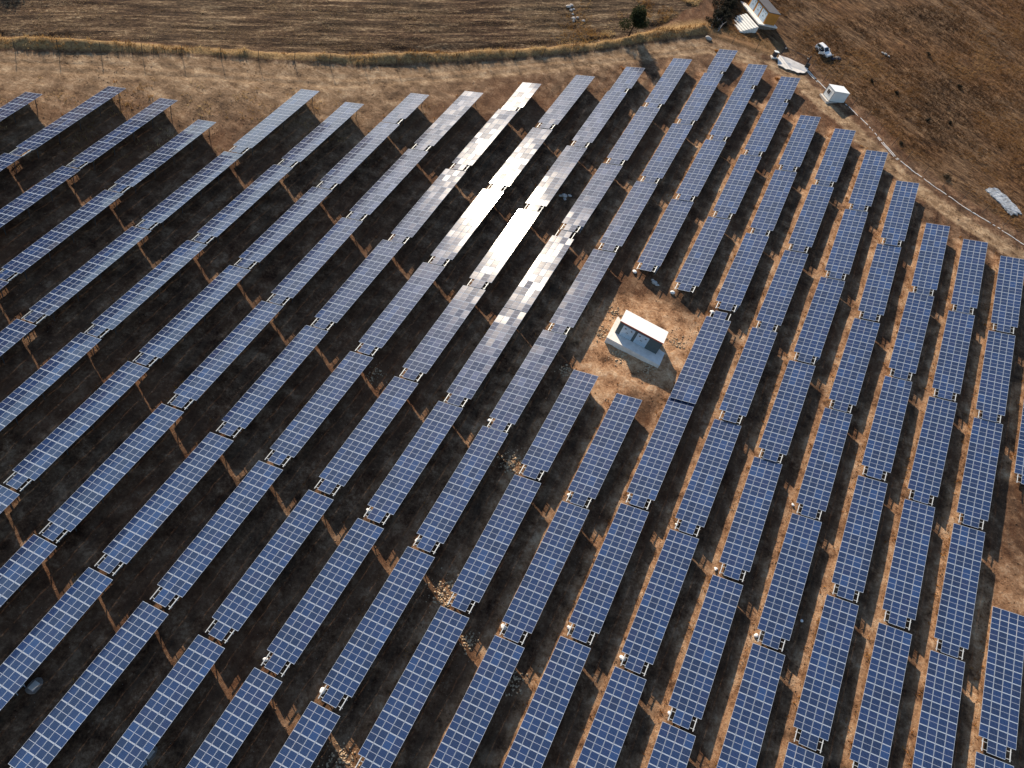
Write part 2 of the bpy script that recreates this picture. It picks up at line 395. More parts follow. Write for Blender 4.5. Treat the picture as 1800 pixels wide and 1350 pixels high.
M={}
M['glass']=make_glass()
M['frame']=simple('aluminium_frame',(.33,.40,.52),.6,0,.06,9,0,.12)
M['galv']=simple('galvanised_steel',(.42,.46,.50),.5,.15,.12,7,0,.3)
M['poststeel']=simple('shaded_steel_post',(.060,.060,.062),.7,.2,.2,7)  # galvanised steel darkened: shade under the tables put into the colour
M['concrete']=simple('concrete',(.56,.53,.50),.9,0,.14,1.6,.4,.2)
M['slab']=simple('pale_concrete',(.76,.73,.70),.9,0,.12,1.2,.3,.2)
M['roofwhite']=simple('white_roof',(.80,.80,.80),.7,0,.05,.8,.1,.3)
M['whitepanel']=simple('white_panel',(.74,.79,.82),.45,0,.05,1.5)
M['greywall']=simple('grey_render',(.10,.125,.135),.8,0,.08,2,.2,.2)
M['redtrim']=simple('red_trim',(.36,.075,.045),.6,0,.1,3)
M['louvre']=simple('pale_blue_door',(.50,.62,.74),.45,.1,.06,3)
M['orangewall']=simple('orange_render',(.52,.235,.055),.85,0,.12,1.5,.2,.2)
M['greyroof']=simple('grey_roof',(.085,.088,.105),.8,0,.1,2,.2,.2)
M['darktrim']=simple('dark_trim',(.05,.035,.03),.6)
M['stair']=simple('stair_concrete',(.74,.74,.72),.85,0,.08,3,.2,.2)
M['black']=simple('black_plastic',(.012,.012,.014),.5)
M['darksteel']=simple('dark_steel',(.028,.028,.04),.5,.4)
M['post']=simple('weathered_post',(.05,.042,.036),.8)
M['carpaint']=simple('white_car_paint',(.80,.81,.83),.25,0,.02,2)
M['carglass']=simple('car_glass',(.006,.008,.02),.08,0,.02,2,0,.6)
M['tyre']=simple('tyre_rubber',(.015,.015,.015),.85)
M['rim']=simple('alloy_rim',(.45,.45,.47),.35,.8)
M['lamp']=simple('lamp_glass',(.55,.58,.62),.12,.2)
M['redlamp']=simple('red_lamp',(.35,.01,.01),.2)
M['bark']=simple('bark',(.055,.040,.030),.9,0,.2,12,.5,.1)
M['deadwood']=simple('dead_wood',(.33,.30,.28),.85,0,.2,10,.3,.1)
M['limestone']=simple('limestone',(.46,.44,.43),.9,0,.12,5,.5,.2)
M['sack']=simple('white_sack',(.82,.82,.82),.65,0,.08,8,.5,.3)
M['invblue']=simple('blue_cabinet',(.10,.16,.34),.4)
M['invgrey']=simple('pale_cabinet',(.42,.47,.58),.45)
M['cloth']=simple('dark_cloth',(.02,.022,.03),.9)
M['cap']=simple('grey_cap',(.38,.40,.42),.9)
M['skin']=simple('skin',(.42,.25,.17),.6)
M['tarp']=simple('dark_tarpaulin',(.025,.02,.04),.5,0,.2,6,.4)
M['mud']=simple('grey_mortar',(.20,.17,.15),.95,0,.2,5,.6,.1)

def leaf_mat(name,cols):
    t=NT(name); at=t.n('ShaderNodeAttribute',attribute_name='tint').outputs['Fac']
    c=t.ramp(at,[(k/(len(cols)-1),q) for k,q in enumerate(cols)])
    t.P(Base_Color=c,Roughness=.75,Specular_IOR_Level=.15)
    tr=t.n('ShaderNodeBsdfTranslucent',i_Color=c); ms=t.n('ShaderNodeMixShader',i_0=.3)
    t.t.links.new(t.b.outputs[0],ms.inputs[1]); t.t.links.new(tr.outputs[0],ms.inputs[2]); t.t.links.new(ms.outputs[0],t.out.inputs[0])
    return t.m
M['grass']=leaf_mat('dry_grass',[(.10,.055,.022),(.26,.135,.045),(.42,.27,.11),(.60,.46,.26)])
M['rust']=leaf_mat('rusty_weeds',[(.07,.035,.015),(.20,.075,.018),(.36,.15,.03),(.46,.27,.07)])
M['heath']=leaf_mat('brown_tussock',[(.035,.018,.010),(.10,.052,.024),(.22,.115,.045),(.40,.26,.13)])  # darkest tints stand in for shadow among the tussocks
M['straw']=leaf_mat('stubble_straw',[(.07,.04,.022),(.20,.13,.075),(.40,.29,.17),(.62,.50,.34)])
M['leaf']=leaf_mat('dark_leaves',[(.012,.018,.008),(.025,.034,.014),(.045,.052,.022),(.075,.075,.035)])
M['bramble']=leaf_mat('bramble',[(.008,.009,.008),(.016,.018,.014),(.03,.028,.02),(.05,.04,.03)])

def make_ground():
    t=NT('ground_soil'); geo=t.n('ShaderNodeNewGeometry').outputs['Position']
    z1=t.n('ShaderNodeAttribute',attribute_name='zone').outputs; z2=t.n('ShaderNodeAttribute',attribute_name='zone2').outputs
    s1=t.n('ShaderNodeSeparateColor',i_0=z1['Color']).outputs; s2=t.n('ShaderNodeSeparateColor',i_0=z2['Color']).outputs
    big=t.noise(geo,.055,4,.6); med=t.noise(geo,.45,5,.62); fine=t.noise(geo,2.4,9,.82); grit=t.noise(geo,8,5,.8)
    row=t.noise(t.mapv(geo,(1.1,.12,.6),(0,0,R(9))),1.0,4,.6,.3)
    # bare earth among the tables
    f=t.math('ADD',t.math('MULTIPLY',med,.5),t.math('MULTIPLY',fine,.5))
    soil=t.ramp(f,[(.40,(.028,.013,.008)),(.47,(.095,.048,.027)),(.53,(.18,.102,.060)),(.61,(.38,.25,.16))])
    soil=t.mix(t.ramp(row,[(.40,0),(.68,.55)]),soil,(.115,.082,.056))
    soil=t.mix(t.ramp(big,[(.45,0),(.65,.5)]),soil,(.15,.068,.036))
    # the orange clearing and sunlight painted along the table margins
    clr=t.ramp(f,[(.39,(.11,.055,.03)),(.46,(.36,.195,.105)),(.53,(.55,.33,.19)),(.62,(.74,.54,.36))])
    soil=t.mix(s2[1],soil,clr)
    # field of stubble
    fm=t.mapv(geo,(1,1,1),(0,0,R(-39.1)))
    st=t.noise(t.mapv(fm,(.10,1.1,.5)),1.0,4,.6,.5); st2=t.noise(t.mapv(fm,(1.3,3.0,1)),1.0,8,.8,.3)
    ff=t.math('ADD',t.math('MULTIPLY',st,.45),t.math('MULTIPLY',st2,.55))
    fld=t.ramp(ff,[(.42,(.018,.009,.006)),(.49,(.060,.032,.019)),(.55,(.155,.098,.058)),(.62,(.44,.33,.21))])
    fld=t.mix(t.ramp(big,[(.4,0),(.62,.30)]),fld,t.mix(t.ramp(ff,[(.42,0),(.6,1)]),(.05,.036,.022),(.27,.21,.135)))
    # dry hillside, darkened in its colour for the vignette
    hm=t.mapv(geo,(1,1,1),(0,0,R(27.3)))
    hs=t.noise(t.mapv(hm,(.22,1.25,.6)),1.0,5,.66,.5); hs2=t.noise(t.mapv(hm,(1.1,2.4,1)),1.0,8,.8)
    hf=t.math('ADD',t.math('MULTIPLY',hs,.5),t.math('MULTIPLY',hs2,.5))
    hil=t.ramp(hf,[(.40,(.024,.012,.007)),(.47,(.078,.044,.024)),(.54,(.145,.088,.050)),(.63,(.29,.19,.11))])
    hil=t.mix(t.ramp(big,[(.42,0),(.62,.45)]),hil,t.mix(t.ramp(hf,[(.42,0),(.6,1)]),(.05,.02,.008),(.21,.092,.028)))
    # wheel tracks and the tan verge
    tan=t.ramp(f,[(.39,(.085,.05,.03)),(.46,(.24,.155,.09)),(.53,(.37,.255,.16)),(.62,(.60,.45,.30))])
    tn2=t.noise(t.mapv(geo,(.22,.9,.5),(0,0,R(-40))),1.0,4,.6)
    tan=t.mix(t.ramp(tn2,[(.42,0),(.65,.5)]),tan,(.19,.13,.085))
    edge=t.math('MULTIPLY',t.math('SUBTRACT',med,.5),.9)
    def w(sk): return t.ramp(t.math('ADD',sk,edge),[(.30,0),(.70,1)])
    c=t.mix(t.math('MULTIPLY',s2[2],1.0),soil,tan)
    c=t.mix(w(s1[2]),c,tan)
    c=t.mix(w(s1[1]),c,hil); c=t.mix(w(s1[0]),c,fld)
    c=t.mix(t.math('MULTIPLY',s2[0],t.ramp(fine,[(.35,.4),(.6,1)])),c,t.ramp(fine,[(.3,(.22,.12,.045)),(.7,(.52,.36,.17))]))
    # chips of pale stone
    vo=t.n('ShaderNodeTexVoronoi',feature='F1'); t.set(vo.inputs['Vector'],geo); vo.inputs['Scale'].default_value=2.6
    chip=t.math('LESS_THAN',vo.outputs['Distance'],.085)
    sel=t.math('GREATER_THAN',t.n('ShaderNodeSeparateColor',i_0=vo.outputs['Color']).outputs[0],.72)
    c=t.mix(t.math('MULTIPLY',t.math('MULTIPLY',chip,sel),.75),c,(.44,.40,.35))
    h=t.math('ADD',t.math('MULTIPLY',fine,.55),t.math('ADD',t.math('MULTIPLY',grit,.25),t.math('MULTIPLY',med,.6)))
    t.bump(h,1.0,.5)
    return t.P(Base_Color=c,Roughness=.95,Specular_IOR_Level=.12)
M['ground']=make_ground()

# ------------------------------------------------------------------ ground sheet
def axis(lo,hi):
    inner=np.arange(lo,hi+.01,STEP); g=[]; d=1.; p=0
    while p<2600: p+=d; d*=1.3; g.append(p)
    g=np.array(g); return np.concatenate([(lo-g)[::-1],inner,hi+g])
ax,ay=axis(*XR),axis(*YR)
GX,GY=np.meshgrid(ax,ay,indexing='ij'); gx,gy=GX.ravel(),GY.ravel()
gzv=height(gx,gy)
nx,ny=GX.shape; ii=np.arange(nx*ny).reshape(nx,ny)
q=np.stack([ii[:-1,:-1],ii[1:,:-1],ii[1:,1:],ii[:-1,1:]],-1).reshape(-1,4)
me=mesh_np('ground',np.c_[gx,gy,gzv],q,M['ground'],True)
inside,field,strip,hill,trk,db,df,sf,sb,t1=masks(gx,gy)
west=1-sstep(2,10,gx)
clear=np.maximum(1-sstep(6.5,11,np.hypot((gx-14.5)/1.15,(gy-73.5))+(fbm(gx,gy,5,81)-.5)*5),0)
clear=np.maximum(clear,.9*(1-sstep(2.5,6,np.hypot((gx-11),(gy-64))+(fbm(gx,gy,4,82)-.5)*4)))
# sunlit strip painted in soil colour at the low edge of every table
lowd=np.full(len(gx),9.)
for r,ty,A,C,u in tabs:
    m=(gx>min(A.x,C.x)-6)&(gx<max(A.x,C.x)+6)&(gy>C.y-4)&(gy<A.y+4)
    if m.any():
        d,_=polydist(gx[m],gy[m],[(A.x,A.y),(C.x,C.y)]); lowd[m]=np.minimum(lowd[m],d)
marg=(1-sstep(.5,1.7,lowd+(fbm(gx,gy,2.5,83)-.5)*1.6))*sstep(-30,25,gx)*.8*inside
verge=inside*np.clip(1-sstep(2,26,db+(fbm(gx,gy,9,84)-.5)*14),0,1)*(1-sstep(-62,-8,gx))
verge=np.maximum(verge,inside*.75*(1-sstep(0,9,db+(fbm(gx,gy,6,85)-.5)*5))*(gx<20))
east=.55*sstep(58,76,gx+(fbm(gx,gy,6,86)-.5)*6)*(1-sstep(54,64,gy))*sstep(36,48,gy)*inside
rut=inside*np.exp(-((t1-.95+(fbm(gx,gy,9,88)-.5)*.5)/.45)**2)
z1=np.c_[field,hill,np.clip(trk*(.30+.45*fbm(gx,gy,7,87))+rut*.75,0,1),np.ones(len(gx))].astype(np.float32)
bankw=strip*west*sstep(.2,.9,db)+.35*strip*(1-west)*(gx<24)
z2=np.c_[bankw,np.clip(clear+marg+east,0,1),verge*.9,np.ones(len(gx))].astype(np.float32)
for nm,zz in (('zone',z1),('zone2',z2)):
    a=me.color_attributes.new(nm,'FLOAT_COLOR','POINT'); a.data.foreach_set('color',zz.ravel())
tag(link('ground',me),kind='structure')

# far hills along the north-west and a low rim all round
def hills():
    n=240; v=[]; f=[]
    for i in range(n):
        a=2*math.pi*i/n; deg=math.degrees(a); deg=deg-360 if deg>180 else deg
        nw=math.exp(-((deg+72)/34)**2)
        el=2.2+7.0*nw+1.1*math.sin(i*.37)+.6*math.sin(i*.91+1)
        for rr,hh in ((1150,-.25),(1500,.6),(1850,1.0),(2500,.2)):
            z=20+rr*math.tan(R(el))*hh*(1 if rr!=1500 else 1.0)
            v.append((rr*math.sin(a),60+rr*math.cos(a),z))
    for i in range(n):
        j=(i+1)%n
        for k in range(3): f.append((i*4+k,j*4+k,j*4+k+1,i*4+k+1))
    return mesh_np('hills',v,f,simple('hill_scrub',(.055,.05,.035),.95,0,.2,.01),True)
tag(link('hills',hills()),kind='structure')

# ------------------------------------------------------------------ solar tables
MW,ML,MT=.985,1.650,.038
H0=1.45                                    # panel plane above the thing's base
def module_mesh():
    b=MB(); ex,ey=.024,.046; x,y=MW/2,ML/2
    b.box(-x,x,-y,-y+ey,-MT,0,1).box(-x,x,y-ey,y,-MT,0,1)
    b.box(-x,-x+ex,-y+ey,y-ey,-MT,0,1).box(x-ex,x,-y+ey,y-ey,-MT,0,1)
    b.box(-x+ex,x-ex,-y+ey,y-ey,-MT+.004,-.004,0)
    return b.mesh('solar_module',[M['glass'],M['frame']])
ME={'module':module_mesh()}
def bar(name,p,q,w,h,mat):
    b=MB(); p=Vector(p); q=Vector(q); d=(q-p); L=d.length
    Mx=Matrix.Translation(p)@d.to_track_quat('Y','Z').to_matrix().to_4x4()
    b.box(-w/2,w/2,0,L,-h/2,h/2,0,Mx); return b.mesh(name,mat)
u0=tabs[60][4]; a0=(tabs[60][2]-tabs[60][3]).normalized(); n0=u0.cross(a0)
UPL=Vector((u0.z,a0.z,n0.z))               # the vertical, seen in a table's own axes
XC=[(-1.5+k)*(MW+.04) for k in range(4)]
def table_proto(kind):
    """kind S: eleven full columns and two middle modules at the near end; H: five and a notch; F: a two-module stub at the far end"""
    L=(5 if kind=='H' else 11)*PITCH
    root=empty('solar_table')
    y1=L/2; mods=[]
    nc=5 if kind=='H' else 11
    for c in range(nc):
        for k in range(4): mods.append((XC[k],y1-(c+.5)*PITCH))
    if kind=='S': mods+=[(XC[k],y1-(nc+.5)*PITCH) for k in (1,2)]
    if kind=='H': mods+=[(XC[k],y1-(nc+.5)*PITCH) for k in (0,1,2)]
    if kind=='F': mods+=[(XC[k],y1+.5*PITCH) for k in (1,2)]
    for x,y in mods: link('solar_module',ME['module'],root,(x,y,H0))
    lo=-L/2-(PITCH if kind in 'SH' else 0); hi=L/2+(PITCH if kind=='F' else 0)
    key='purlin_'+kind
    if key not in ME: ME[key]=bar('purlin',(0,lo,0),(0,hi,0),.10,.10,M['galv']); ME['rail']=bar('cross_rail',(-1.66,0,0),(1.66,0,0),.055,.06,M['galv'])
    for x in (XC[0]+.02,XC[3]-.02): link('purlin',ME[key],root,(x,0,H0-MT-.06))
    ys=[lo+.30,lo+1.25] if kind!='F' else []
    y=y1-.4
    while y>lo+1.9: ys.append(y); y-=PITCH
    for y in ys: link('cross_rail',ME['rail'],root,(0,y,H0-MT-.122))
    if 'fp' not in ME:
        zt=-.16
        hf=.62+(TW/2-1.25)*.385+.45; hr=.62+(TW/2+1.25)*.385+.45
        ME['fp']=bar('front_post',Vector((0,0,0)),-UPL*hf,.09,.09,M['poststeel']); ME['rp']=bar('rear_post',Vector((0,0,0)),-UPL*hr,.09,.09,M['poststeel'])
        foot=Vector((-1.25,0,0))-UPL*(hf-.6); ME['br']=bar('brace',Vector((.75,0,0)),foot,.06,.06,M['poststeel'])
    st=[y1-1.0-(L-2.0)*k/(2 if kind=='H' else 4) for k in range(3 if kind=='H' else 5)]
    for y in st:
        link('front_post',ME['fp'],root,(-1.25,y,H0-.18)); link('rear_post',ME['rp'],root,(1.25,y,H0-.18)); link('brace',ME['br'],root,(0,y+.08,H0-.18))
    return root
ORD='zeroth first second third fourth fifth sixth seventh eighth ninth tenth eleventh twelfth thirteenth fourteenth fifteenth sixteenth seventeenth eighteenth nineteenth twentieth twenty-first twenty-second twenty-third'.split()
cnt={}; protos={}
def look(r,k,ty,c):
    if ty=='H': return 'short'
    if (r,k) in ((10,2),(10,3),(11,3),(11,4),(12,4)): return 'glare-whitened'
    if r<=3 or (r==4 and k==1): return 'dull grey'
    if r<=12 and k<=3: return 'pale blue'
    if r<=13 and c.x<0: return 'violet-blue'
    if r>=18: return 'deep blue'
    return 'mid-blue'
for (r,ty,A,C,u) in tabs:
    k=cnt[r]=cnt.get(r,0)+1
    a=(A-C).normalized(); u=(u-a*u.dot(a)).normalized(); n=u.cross(a)
    L=(5 if ty=='H' else 11)*PITCH
    ctr=A-a*(L/2)+u*(TW/2) if ty=='H' else (A+C)/2+u*(TW/2)
    if r==16 and ty=='F': ctr=ctr-a*.20
    o3=ctr-n*H0
    Mx=Matrix(((u.x,a.x,n.x,o3.x),(u.y,a.y,n.y,o3.y),(u.z,a.z,n.z,o3.z),(0,0,0,1)))
    first=ty not in protos
    if first:
        root=table_proto(ty); protos[ty]=root; kids=list(root.children)
    else:
        src=protos[ty]; root=src.copy(); COL.objects.link(root); kids=[]
        for ch in src.children:
            c=ch.copy(); c.parent=root; COL.objects.link(c); kids.append(c)
    root.matrix_world=Mx
    for c in kids:
        if c.name.startswith('solar_module'):
            c.rotation_euler=(random.gauss(0,.0050),random.gauss(0,.0050),0)
    tag(root,f'{look(r,k,ty,ctr)} solar table, {ORD[k]} from the top end in the {ORD[r]} row from left','solar table','solar tables in sloping rows')

# ------------------------------------------------------------------ dry grass, weeds, stones
def tufts(name,xy,hmin,hmax,blades,spread,mat,lean=(0,0),wid=.05,tint=None,zoff=-.03):
    n=len(xy); xy=np.asarray(xy); z=height(xy[:,0],xy[:,1])+zoff
    N=n*blades; rep=np.repeat(np.arange(n),blades)
    ang=RNG.random(N)*2*math.pi; h=(hmin+(hmax-hmin)*RNG.random(n))[rep]*(.55+.6*RNG.random(N))
    bx=xy[rep,0]+np.cos(ang)*spread*RNG.random(N); by=xy[rep,1]+np.sin(ang)*spread*RNG.random(N); bz=z[rep]
    ox=np.cos(ang)*h*(.25+.55*RNG.random(N))+lean[0]*h; oy=np.sin(ang)*h*(.25+.55*RNG.random(N))+lean[1]*h
    pa=RNG.random(N)*math.pi; w=wid*(.6+.8*RNG.random(N)); wx=np.cos(pa)*w; wy=np.sin(pa)*w
    v=np.empty((N,3,3)); v[:,0]=np.c_[bx-wx,by-wy,bz]; v[:,1]=np.c_[bx+wx,by+wy,bz]; v[:,2]=np.c_[bx+ox,by+oy,bz+h]
    me=mesh_np(name,v.reshape(-1,3),np.arange(N*3).reshape(-1,3),mat)
    tn=(RNG.random(n) if tint is None else tint)[rep]; tn=np.clip(tn+RNG.normal(0,.12,N),0,1)
    a=me.attributes.new('tint','FLOAT','POINT'); a.data.foreach_set('value',np.repeat(tn,3).astype(np.float32))
    return me
def scatter(n,x0,x1,y0,y1,prob):
    x=x0+(x1-x0)*RNG.random(n); y=y0+(y1-y0)*RNG.random(n); p=prob(x,y); k=RNG.random(n)<p
    return np.c_[x[k],y[k]]
def p_bank(x,y):
    inside,field,strip,hill,trk,db,df,sf,sb,t1=masks(x,y)
    return np.clip(strip*(1-sstep(2,10,x))*sstep(.30,.62,fbm(x,y,3.2,91))*sstep(.3,1.0,db)*(1-sstep(3.2,4.6,db)),0,1)
def p_hill(x,y):
    inside,field,strip,hill,trk,db,df,sf,sb,t1=masks(x,y)
    u=.89*x-.46*y; v=.46*x+.89*y
    return np.clip(hill*(1-trk)*sstep(.36,.62,.5*fbm(u/4,v,3,92)+.5*fbm(x,y,14,93)),0,1)
def p_field(x,y):
    inside,field,strip,hill,trk,db,df,sf,sb,t1=masks(x,y)
    return np.clip(field*sstep(-26,-10,x)*sstep(.42,.6,fbm(x,y,8,94))*(1-sstep(9,16,df)),0,1)
def p_verge(x,y):
    inside,field,strip,hill,trk,db,df,sf,sb,t1=masks(x,y)
    return np.clip(inside*(1-trk)*(1-sstep(-55,-30,x))*sstep(2.5,5,db)*sstep(.5,.66,fbm(x,y,3.5,95))*(1-sstep(18,28,db))*.9,0,1)
P=scatter(90000,-125,12,55,170,p_bank)
o=link('dry_grass',tufts('dry_grass',P,.15,.70,4,.30,M['grass'],(.15,-.12),.05,np.clip(fbm(P[:,0],P[:,1],5,96)*2.2-.55,0,1)))
tag(o,'golden dry grass covering the long bank outside the boundary fence','grass',kind='stuff')
P=scatter(110000,5,112,120,262,p_hill)
o=link('dry_grass',tufts('dry_grass',P,.15,.55,4,.30,M['heath'],(.25,-.2),.05,np.clip(fbm(P[:,0],P[:,1],9,97)*1.6-.35,0,1)))
tag(o,'rusty dry grass tussocks over the brown hillside on the right','grass',kind='stuff')
P=np.r_[scatter(30000,-30,5,130,175,p_field),scatter(26000,-125,-28,20,110,p_verge)]
o=link('dry_grass',tufts('dry_grass',P,.2,.55,4,.30,M['grass'],(.1,-.1),.045,np.clip(fbm(P[:,0],P[:,1],6,98)*1.3,0,1)))
tag(o,'straw tufts at the stubble field corner and on the tan verge','grass',kind='stuff')
def p_stub(x,y):
    inside,field,strip,hill,trk,db,df,sf,sb,t1=masks(x,y)
    v=-.631*x+.776*y; u=.776*x+.631*y
    return np.clip(field*sstep(.44,.60,.6*fbm(u/9,v,1.6,111)+.4*fbm(x,y,7,112))*(1-sstep(60,75,df)),0,1)
P=scatter(170000,-125,0,70,225,p_stub)
o=link('stubble',tufts('stubble',P,.06,.20,3,.22,M['straw'],(.1,-.1),.06,np.clip(fbm(P[:,0],P[:,1],2,113)*1.5-.2,0,1)))
tag(o,'broken straw stubble lying in lines across the ploughed field','stubble',kind='stuff')
P=[]
for r,ty,A,C,u in tabs:
    ue=Vector((u.x,u.y,0)).normalized()
    dens=34 if A.x>10 else (22 if A.x>-15 else 7)
    for i in range(dens):
        t=random.uniform(-.12,1.0); p=A.lerp(C,t)-ue*random.gauss(.15,.45)
        if float(fbm(np.array([p.x]),np.array([p.y]),5,99)[0])>.44: P.append((p.x,p.y))
P=np.array(P)
o=link('weeds',tufts('weeds',P,.12,.42,5,.22,M['rust'],(0,0),.06,np.clip(.35+.6*fbm(P[:,0],P[:,1],4,100),0,1)))
tag(o,'orange dried weeds along the low edges of the tables','weeds',kind='stuff')

OCT=np.array([(1,0,0),(-1,0,0),(0,1,0),(0,-1,0),(0,0,1),(0,0,-1)],float)
OF=np.array([(0,2,4),(2,1,4),(1,3,4),(3,0,4),(2,0,5),(1,2,5),(3,1,5),(0,3,5)])
def stones(name,xy,smin,smax,mat,zadd=0):
    xy=np.asarray(xy); n=len(xy); z=height(xy[:,0],xy[:,1])+zadd
    s=smin+(smax-smin)*RNG.random(n)**2.2
    v=OCT[None]*s[:,None,None]*(.6+.8*RNG.random((n,6,1))); v[:,:,2]*=.65
    an=RNG.random(n)*6.28; ca,sa=np.cos(an)[:,None],np.sin(an)[:,None]
    X=v[:,:,0]*ca-v[:,:,1]*sa; Y=v[:,:,0]*sa+v[:,:,1]*ca
    V=np.stack([X+xy[:,0,None],Y+xy[:,1,None],v[:,:,2]+z[:,None]],-1).reshape(-1,3)
    F=(OF[None]+6*np.arange(n)[:,None,None]).reshape(-1,3)
    return mesh_np(name,V,F,mat)
RUB=[(2.0,25.,2.2,170),(3.2,45.4,1.9,150),(5.4,62.9,1.4,70),(-1.4,3.9,1.8,130),(12.3,69.6,1.6,120),(17.1,69.2,1.7,120),(20.2,75.9,1.3,70),(-19.6,48.8,1.5,60),(6.6,20.6,1.4,60),(13.4,18.6,1.6,70),(8.6,72.2,1.5,90),(9.2,77.,1.3,60)]
xy=[]
for x,y,s,n in RUB: xy+= [(x+random.gauss(0,s*.5),y+random.gauss(0,s*.5)) for _ in range(n)]
tag(link('rubble',stones('rubble',xy,.06,.24,simple('tan_stone',(.50,.38,.26),.9,0,.25,3,.3,.1),.03)),'tan rubble spilled in heaps at table ends and round the kiosk slab','rubble',kind='stuff')
def p_arr(x,y):
    inside,*_=masks(x,y); return inside*sstep(.38,.62,fbm(x,y,9,101))
P=scatter(60000,-95,88,-12,160,p_arr)
tag(link('stones',stones('stones',P,.03,.15,simple('loose_stone',(.20,.125,.08),.95,0,.55,.9,.3,.1),.01)),'loose stones and clods scattered over the earth between rows','stones',kind='stuff')

# ------------------------------------------------------------------ white lumps, cable pits, cabinets among the tables
LUMPS=[(10.13,24.09,'left of the lower end of the table'),]
def lump_mesh(seed,s):
    rnd=random.Random(seed); bm=bmesh.new(); bmesh.ops.create_icosphere(bm,subdivisions=2,radius=1)
    ph=[(Vector((rnd.gauss(0,1),rnd.gauss(0,1),rnd.gauss(0,1))).normalized(),rnd.uniform(-.35,.45)) for _ in range(14)]
    for v in bm.verts:
        d=v.co.normalized(); k=1+sum(a*max(0,d.dot(q))**3 for q,a in ph); v.co=Vector((d.x*k*s,d.y*k*s*.85,d.z*k*s*.6))
    me=bpy.data.meshes.new('lump'); bm.to_mesh(me); bm.free(); me.materials.append(M['sack']); return me
LP=[(-13.99,9.92),(-6.63,9.42),(-11.45,30.38),(-4.13,29.59),(-2.12,49.73),(10.13,24.09),(17.88,27.31),(25.51,26.35),(32.70,22.51),(12.18,43.97),(20.23,47.40),(27.72,46.17),(34.42,42.17),(41.35,35.57),(43.19,55.78),(9.92,86.76),(17.22,85.46),(24.55,84.66),(46.92,39.75)]
def near_table(x,y):
    best=None
    cn={}
    for (r,ty,A,C,u) in tabs:
        k=cn[r]=cn.get(r,0)+1
        d=min((Vector((x,y))-Vector((C.x,C.y))).length,9e9)
        if best is None or d<best[0]: best=(d,r,k)
    return best
used={}
for i,(x,y) in enumerate(LP):
    o=link('white_lump',lump_mesh(i,random.uniform(.24,.38)),None,(x,y,gh(x,y)+.16),(0,0,random.random()*6))
    d,r,k=near_table(x,y)
    tag(o,f'white crumpled lump by the lower end of table {k} in the {ORD[r]} row from left','debris','white lumps at the table ends')
o=link('stone_patch',None) if False else None
def flat_stones(name,c,pts,label,cat,mat,h=.18):
    root=empty(name,(c[0],c[1],gh(*c))); 
    for (dx,dy,s) in pts:
        me=lump_mesh(int(abs(dx*91+dy*37)*10),s); me.materials.clear(); me.materials.append(mat); me.name='stone'
        link('stone',me,root,(dx,dy,gh(c[0]+dx,c[1]+dy)-gh(*c)+s*.15))
    return tag(root,label,cat)
flat_stones('stone_heap',(-6.57,97.33),[(0,0,.55),(.8,.5,.35),(-.7,-.3,.3),(.3,-.7,.3)],'pale stone heap lying in shadow right of the glare-white tables','stone heap',M['limestone'])
flat_stones('stone_heap',(13.77,86.28),[(0,0,.5),(.6,-.3,.3),(-.5,.35,.28)],'small white heap in the shadow above the kiosk clearing','stone heap',M['limestone'])
flat_stones('stone_heap',(-22.0,149.6),[(-2.0,2.2,.5),(-1.2,1.4,.35),(-1.6,2.9,.4),(.2,-1.2,.42),(.9,-.4,.35),(2.4,-.4,.42),(-.4,.4,.3),(-.9,2.1,.35),(.5,-1.9,.3)],'whitish stones thrown together on the stubble near the tree','stone heap',M['limestone'])
flat_stones('stone_heap',(48.0,182.0),[(0,0,.45),(.9,-.3,.35),(-.8,.2,.3)],'small stone heap alone high on the brown hillside','stone heap',M['limestone'])
# cable pits
for i,(x,y) in enumerate([(-33.78,-1.33),(-19.88,-2.51)]):
    root=empty('cable_pit',(x,y,gh(x,y)),); root.rotation_euler=(0,0,R(-8))
    n=11; pts=[]
    rr=random.Random(i+3)
    for k in range(n):
        a=2*math.pi*k/n; q=.82+.16*rr.random(); pts.append((math.cos(a)*q*.72,math.sin(a)*q*1.02))
    MB().prism(pts,-.3,.14).obj('mortar_bed',M['mud'],root,bevel=.02)
    MB().box(-.34,.34,-.5,.42,.143,.20).obj('cover',M['concrete'],root,bevel=.015)
    tag(root,['square cable pit on a rough mortar bed in dark shade at the lower left edge','rounded cable pit beside a blue table near the bottom edge'][i],'cable pit','cable pits')
# inverter cabinets
INV=[(-1.5,90.96,'dark blue inverter cabinet behind the junction of the glare-lit twelfth row','blue'),(13.17,88.6,'dark blue inverter cabinet hanging at the table end left above the kiosk','blue'),(27.97,87.03,'dark blue inverter cabinet at the joint right of the kiosk clearing','blue'),(42.74,82.73,'dark blue inverter cabinet far right between two deep tables','blue'),(-34.79,-2.16,'pale inverter cabinet beside the square cable pit','grey'),(-19.77,-3.9,'pale inverter cabinet cut by the bottom edge beside the rounded pit','grey')]
for x,y,lab,c in INV:
    root=empty('inverter_cabinet',(x,y,gh(x,y))); root.rotation_euler=(0,0,R(-9))
    MB().box(-.16,.16,-.55,.55,.62,1.30).obj('cabinet',M['invblue' if c=='blue' else 'invgrey'],root,bevel=.02)
    MB().box(-.20,.20,-.60,.60,1.305,1.34).obj('rain_cover',M['invgrey'],root)
    for yy in (-.45,.45): MB().box(.17,.24,yy-.035,yy+.035,-.3,1.2).obj('leg',M['galv'],root)
    tag(root,lab,'inverter cabinet','inverter cabinets')

